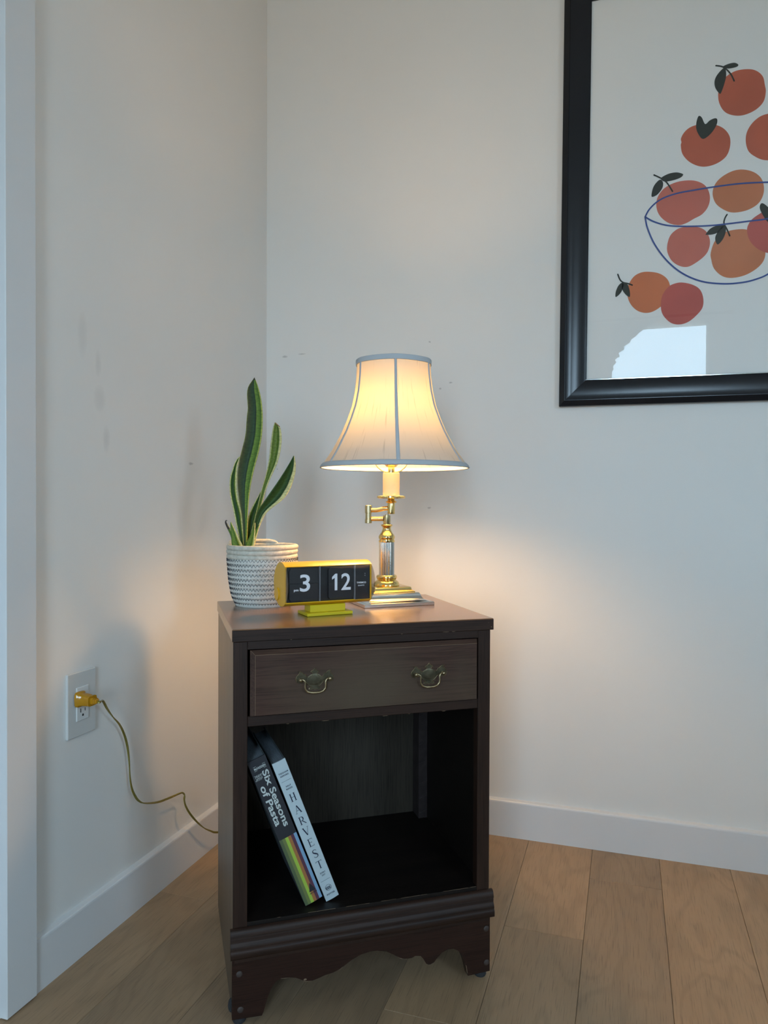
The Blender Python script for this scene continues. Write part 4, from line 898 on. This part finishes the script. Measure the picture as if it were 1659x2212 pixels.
leaf(L3, .012, .006, .28, 'leaf_cut')['label'] = 'leaf with a cut brown tip'
leaf(L4, -.010, -.010, .18, 'leaf_right')['label'] = 'broad leaf arching right with a cream edge'
leaf(L5, .018, .004, .25, 'leaf_var')
leaf(L6, -.012, -.01, .25, 'leaf_small')
leaf(L7, -.018, 0, .25, 'leaf_small')
leaf(L8, -.020, 0, .25, 'leaf_small')
leaf(L9, -.016, 0, .25, 'leaf_small')
def pxp(X, Y, d): return ray(460+X/5.673, 800+Y/5.673, PLO+FH*d, FH)-PLO
MB().tube([pxp(507.5, 118, -.006), pxp(507, 100, -.006), pxp(508, 88, -.006)], [.0022, .0011, .0004], 8).build('leaf_tip', 'tip', plant, smooth=True)
MB().tube([pxp(991, 1080, -.016), pxp(992, 1062, -.016), pxp(991, 1046, -.016)], [.0016, .0009, .0004], 8).build('leaf_tip', 'tip', plant, smooth=True)
MB().tube([pxp(196, 1945, -.012), pxp(172, 1900, -.012), pxp(156, 1866, -.012), pxp(156, 1846, -.012), pxp(166, 1838, -.012), pxp(176, 1842, -.012)], [.0026, .0024, .0018, .0013, .0009, .0004], 8).build('leaf_tip', 'tip', plant, smooth=True)
MB().tube([pxp(758, 642, .014), pxp(785, 666, .014), pxp(820, 690, .014)], [.0008, .0012, .0008], 6).build('leaf_tip', mat('brown_cut_edge', (.25, .12, .06), .8), plant, smooth=True)

# ------------------------------------------------------------ framed print
FT = .0070      # hangs a touch clockwise
FO = Vector((.8502, 0, 1.1425))
fr = empty('framed_print', FO, 0, 'black-framed print of oranges in a blue-lined bowl on the right wall', 'picture'); fr.rotation_euler = (0, FT, 0)
FWd, FHt, MW = .800, 1.100, .0680
fprof = [(0, 0), (0, .0150), (.0012, .0164), (.0140, .0222), (.0152, .0222), (.0160, .0196), (.0200, .0186), (.0300, .0186), (.0400, .0180), (.0500, .0164), (.0600, .0138), (.0655, .0118), (.0665, .0100), (.0680, .0100), (.0680, .0060), (.0600, 0)]
def member(k, lb):
    c = [(0, 0), (FWd, 0), (FWd, FHt), (0, FHt)]; inn = [(1, 1), (-1, 1), (-1, -1), (1, -1)]; i0, i1 = k, (k+1) % 4; vs = []
    for q in (i0, i1):
        for w_, d in fprof: vs.append((c[q][0]+inn[q][0]*w_, -d, c[q][1]+inn[q][1]*w_))
    n = len(fprof)
    o = MB().add(vs, [(i, (i+1) % n, (i+1) % n+n, i+n) for i in range(n)]+[tuple(range(n)), tuple(range(2*n-1, n-1, -1))]).build('frame_rail', 'frame', fr, smooth=True, angle=math.radians(20))
for k, lb in enumerate(('bottom', 'right', 'top', 'left')): member(k, lb)
B(.060, FWd-.060, -.0045, -.0005, .060, FHt-.060).build('backing_board', 'board', fr)
sheet = B(.062, FWd-.062, -.0055, -.0046, .062, FHt-.062).build('print_sheet', 'paper', fr)
B(.062, FWd-.062, -.0098, -.0086, .062, FHt-.062).build('glass_pane', 'glassf', fr)
B(.0660, FWd-.066, -.0112, -.0099, .0661, .0673).build('glass_fillet', 'nickel', fr)
def art(X, Y):
    p = ray(1320+X/3.566, 100+Y/3.566, (0, -.0055, 0), (0, 1, 0)); x, z = p.x-FO.x, p.z-FO.z
    c, s = math.cos(FT), math.sin(FT); return (x*c-z*s, x*s+z*c)
def sheet_poly(pts, name, mname, lay):
    P = [art(*p) for p in pts]; y = -.0056-.00012*lay
    P = [(max(.063, min(FWd-.063, x)), z) for x, z in P]
    import mathutils.geometry as mg
    tr = mg.tessellate_polygon([[Vector((x, z, 0)) for x, z in P]])
    mb = MB(); mb.add([(x, y, z) for x, z in P], [tuple(t) for t in tr]); return mb.build(name, mname, sheet)
def spl(pts, k=8, closed=True):
    P = [Vector(p) for p in pts]; n = len(P); out = []
    for i in range(n if closed else n-1):
        g = (lambda q: P[q % n]) if closed else (lambda q: P[max(0, min(n-1, q))])
        a, b2, c, d = g(i-1), g(i), g(i+1), g(i+2)
        for j in range(k): t = j/k; out.append(tuple(.5*((2*b2)+(c-a)*t+(2*a-5*b2+4*c-d)*t*t+(3*b2-a-3*c+d)*t**3)))
    if not closed: out.append(tuple(P[-1]))
    return out
def stroke(pts, wd, name, mname, lay):
    P = [Vector(art(*p)) for p in spl(pts, 8, False)]; y = -.0056-.00012*lay; vs = []; fs = []
    for i, p in enumerate(P):
        t = (P[min(i+1, len(P)-1)]-P[max(0, i-1)]).normalized(); n_ = Vector((-t.y, t.x)); vs += [(p.x-n_.x*wd, y, p.y-n_.y*wd), (p.x+n_.x*wd, y, p.y+n_.y*wd)]
    for i in range(len(P)-1): fs.append((2*i, 2*i+1, 2*i+3, 2*i+2))
    for e in (0, len(P)-1):
        n0 = len(vs); vs += [(P[e].x+wd*math.cos(2*PI*k/12), y, P[e].y+wd*math.sin(2*PI*k/12)) for k in range(12)]; fs.append(tuple(range(n0, n0+12)))
    return MB().add(vs, fs).build(name, mname, sheet)
ink = {'a': (.50, .115, .060), 'b': (.56, .19, .085), 'c': (.56, .15, .105), 'd': (.60, .175, .070), 'e': (.50, .105, .085)}
inks = {k: mat('orange_ink_'+{'a': 'deep', 'b': 'pale', 'c': 'rosy', 'd': 'bright', 'e': 'red'}[k], v, .7, vary=.08, scale=9) for k, v in ink.items()}
fruit = [
 ([(1060, 176), (1125, 192), (1170, 235), (1185, 300), (1192, 350), (1175, 425), (1120, 485), (1040, 525), (965, 535), (890, 515), (845, 465), (825, 395), (835, 310), (880, 240), (960, 190)], 'a'),
 ([(600, 630), (655, 607), (720, 600), (810, 607), (875, 640), (915, 700), (915, 780), (885, 850), (820, 900), (740, 926), (670, 922), (600, 888), (550, 830), (537, 765), (542, 740), (538, 712), (560, 668)], 'a'),
 ([(1230, 516), (1150, 540), (1085, 595), (1045, 665), (1038, 740), (1060, 810), (1115, 853), (1180, 877), (1260, 872), (1340, 830), (1390, 750), (1395, 650), (1350, 560), (1290, 520)], 'a'),
 ([(620, 1033), (700, 1055), (745, 1100), (762, 1170), (745, 1240), (700, 1295), (640, 1328), (580, 1362), (520, 1378), (440, 1360), (375, 1305), (349, 1235), (360, 1160), (415, 1090), (510, 1045)], 'c'),
 ([(1020, 950), (1100, 970), (1155, 1015), (1177, 1080), (1170, 1150), (1130, 1215), (1050, 1262), (950, 1281), (880, 1265), (810, 1215), (782, 1140), (800, 1065), (855, 1005), (940, 960)], 'b'),
 ([(545, 1396), (600, 1388), (680, 1396), (735, 1430), (762, 1500), (750, 1570), (715, 1620), (650, 1670), (590, 1699), (530, 1693), (470, 1655), (435, 1590), (433, 1530), (455, 1460), (500, 1415)], 'c'),
 ([(980, 1410), (1060, 1418), (1140, 1470), (1185, 1560), (1180, 1640), (1130, 1705), (1040, 1760), (940, 1784), (860, 1772), (795, 1715), (772, 1645), (768, 1590), (800, 1500), (870, 1435)], 'b'),
 ([(1200, 1268), (1130, 1300), (1075, 1345), (1047, 1410), (1065, 1490), (1115, 1550), (1180, 1585), (1260, 1595), (1340, 1550), (1380, 1460), (1370, 1360), (1310, 1290)], 'e'),
 ([(290, 1737), (370, 1750), (430, 1790), (455, 1850), (450, 1920), (400, 1990), (330, 2040), (265, 2054), (200, 2035), (150, 1985), (126, 1920), (130, 1850), (170, 1780), (225, 1745)], 'd'),
 ([(550, 1820), (630, 1838), (685, 1875), (710, 1940), (705, 2010), (665, 2065), (600, 2120), (530, 2143), (460, 2130), (400, 2070), (383, 2000), (395, 1920), (440, 1855), (490, 1828)], 'e')]
for i, (p, k) in enumerate(fruit): sheet_poly(spl(p, 6), 'printed_orange', inks[k], 1+i*.25)
lv = [[(860, 160), (900, 138), (950, 128), (980, 143), (965, 160), (905, 172)], [(868, 168), (885, 195), (882, 255), (848, 358), (830, 360), (803, 320), (797, 270), (818, 220)],
 [(682, 537), (700, 552), (725, 600), (760, 572), (800, 555), (818, 566), (812, 606), (780, 660), (735, 703), (702, 713), (675, 682), (657, 640), (656, 595), (668, 548)],
 [(385, 1016), (440, 984), (500, 972), (543, 980), (555, 992), (530, 1015), (465, 1036), (408, 1042)], [(378, 1028), (400, 1050), (394, 1095), (360, 1140), (325, 1160), (311, 1152), (322, 1095), (345, 1055)],
 [(872, 1376), (820, 1380), (765, 1405), (730, 1446), (735, 1453), (790, 1448), (835, 1425)], [(835, 1412), (875, 1380), (884, 1425), (862, 1485), (824, 1527), (806, 1505), (804, 1465)],
 [(1163, 1209), (1209, 1240), (1250, 1300), (1240, 1350), (1209, 1356), (1165, 1295), (1145, 1240)],
 [(92, 1820), (60, 1840), (38, 1885), (33, 1925), (42, 1930), (70, 1905), (88, 1870)], [(86, 1872), (90, 1825), (125, 1832), (143, 1880), (146, 1924), (135, 1930), (108, 1908)]]
for p in lv: sheet_poly(spl(p, 5), 'printed_leaf', 'leaf_ink', 5)
for p in ([(808, 150), (835, 153), (860, 160), (890, 180), (925, 220), (948, 268)], [(331, 992), (385, 1018), (430, 1052), (473, 1118)], [(893, 1297), (877, 1325), (870, 1365), (893, 1412), (914, 1460)], [(52, 1757), (70, 1800), (95, 1820), (130, 1828), (163, 1840)]):
    stroke(p, .0017, 'printed_stem', 'leaf_ink', 5.2)
stroke([(262, 1315), (300, 1250), (380, 1182), (500, 1136), (650, 1107), (800, 1083), (1000, 1058), (1209, 1048), (1330, 1052), (1420, 1075), (1470, 1120)], .0019, 'printed_bowl_line', 'blue_ink', 7)
stroke([(262, 1315), (330, 1352), (430, 1380), (560, 1388), (750, 1383), (900, 1368), (1060, 1348), (1209, 1328), (1350, 1280), (1440, 1200), (1470, 1120)], .0019, 'printed_bowl_line', 'blue_ink', 7.2)
stroke([(262, 1315), (280, 1400), (335, 1525), (430, 1652), (550, 1750), (700, 1812), (870, 1830), (1010, 1820), (1110, 1797), (1209, 1755), (1330, 1660), (1420, 1500), (1470, 1120)], .0019, 'printed_bowl_line', 'blue_ink', 7.4)
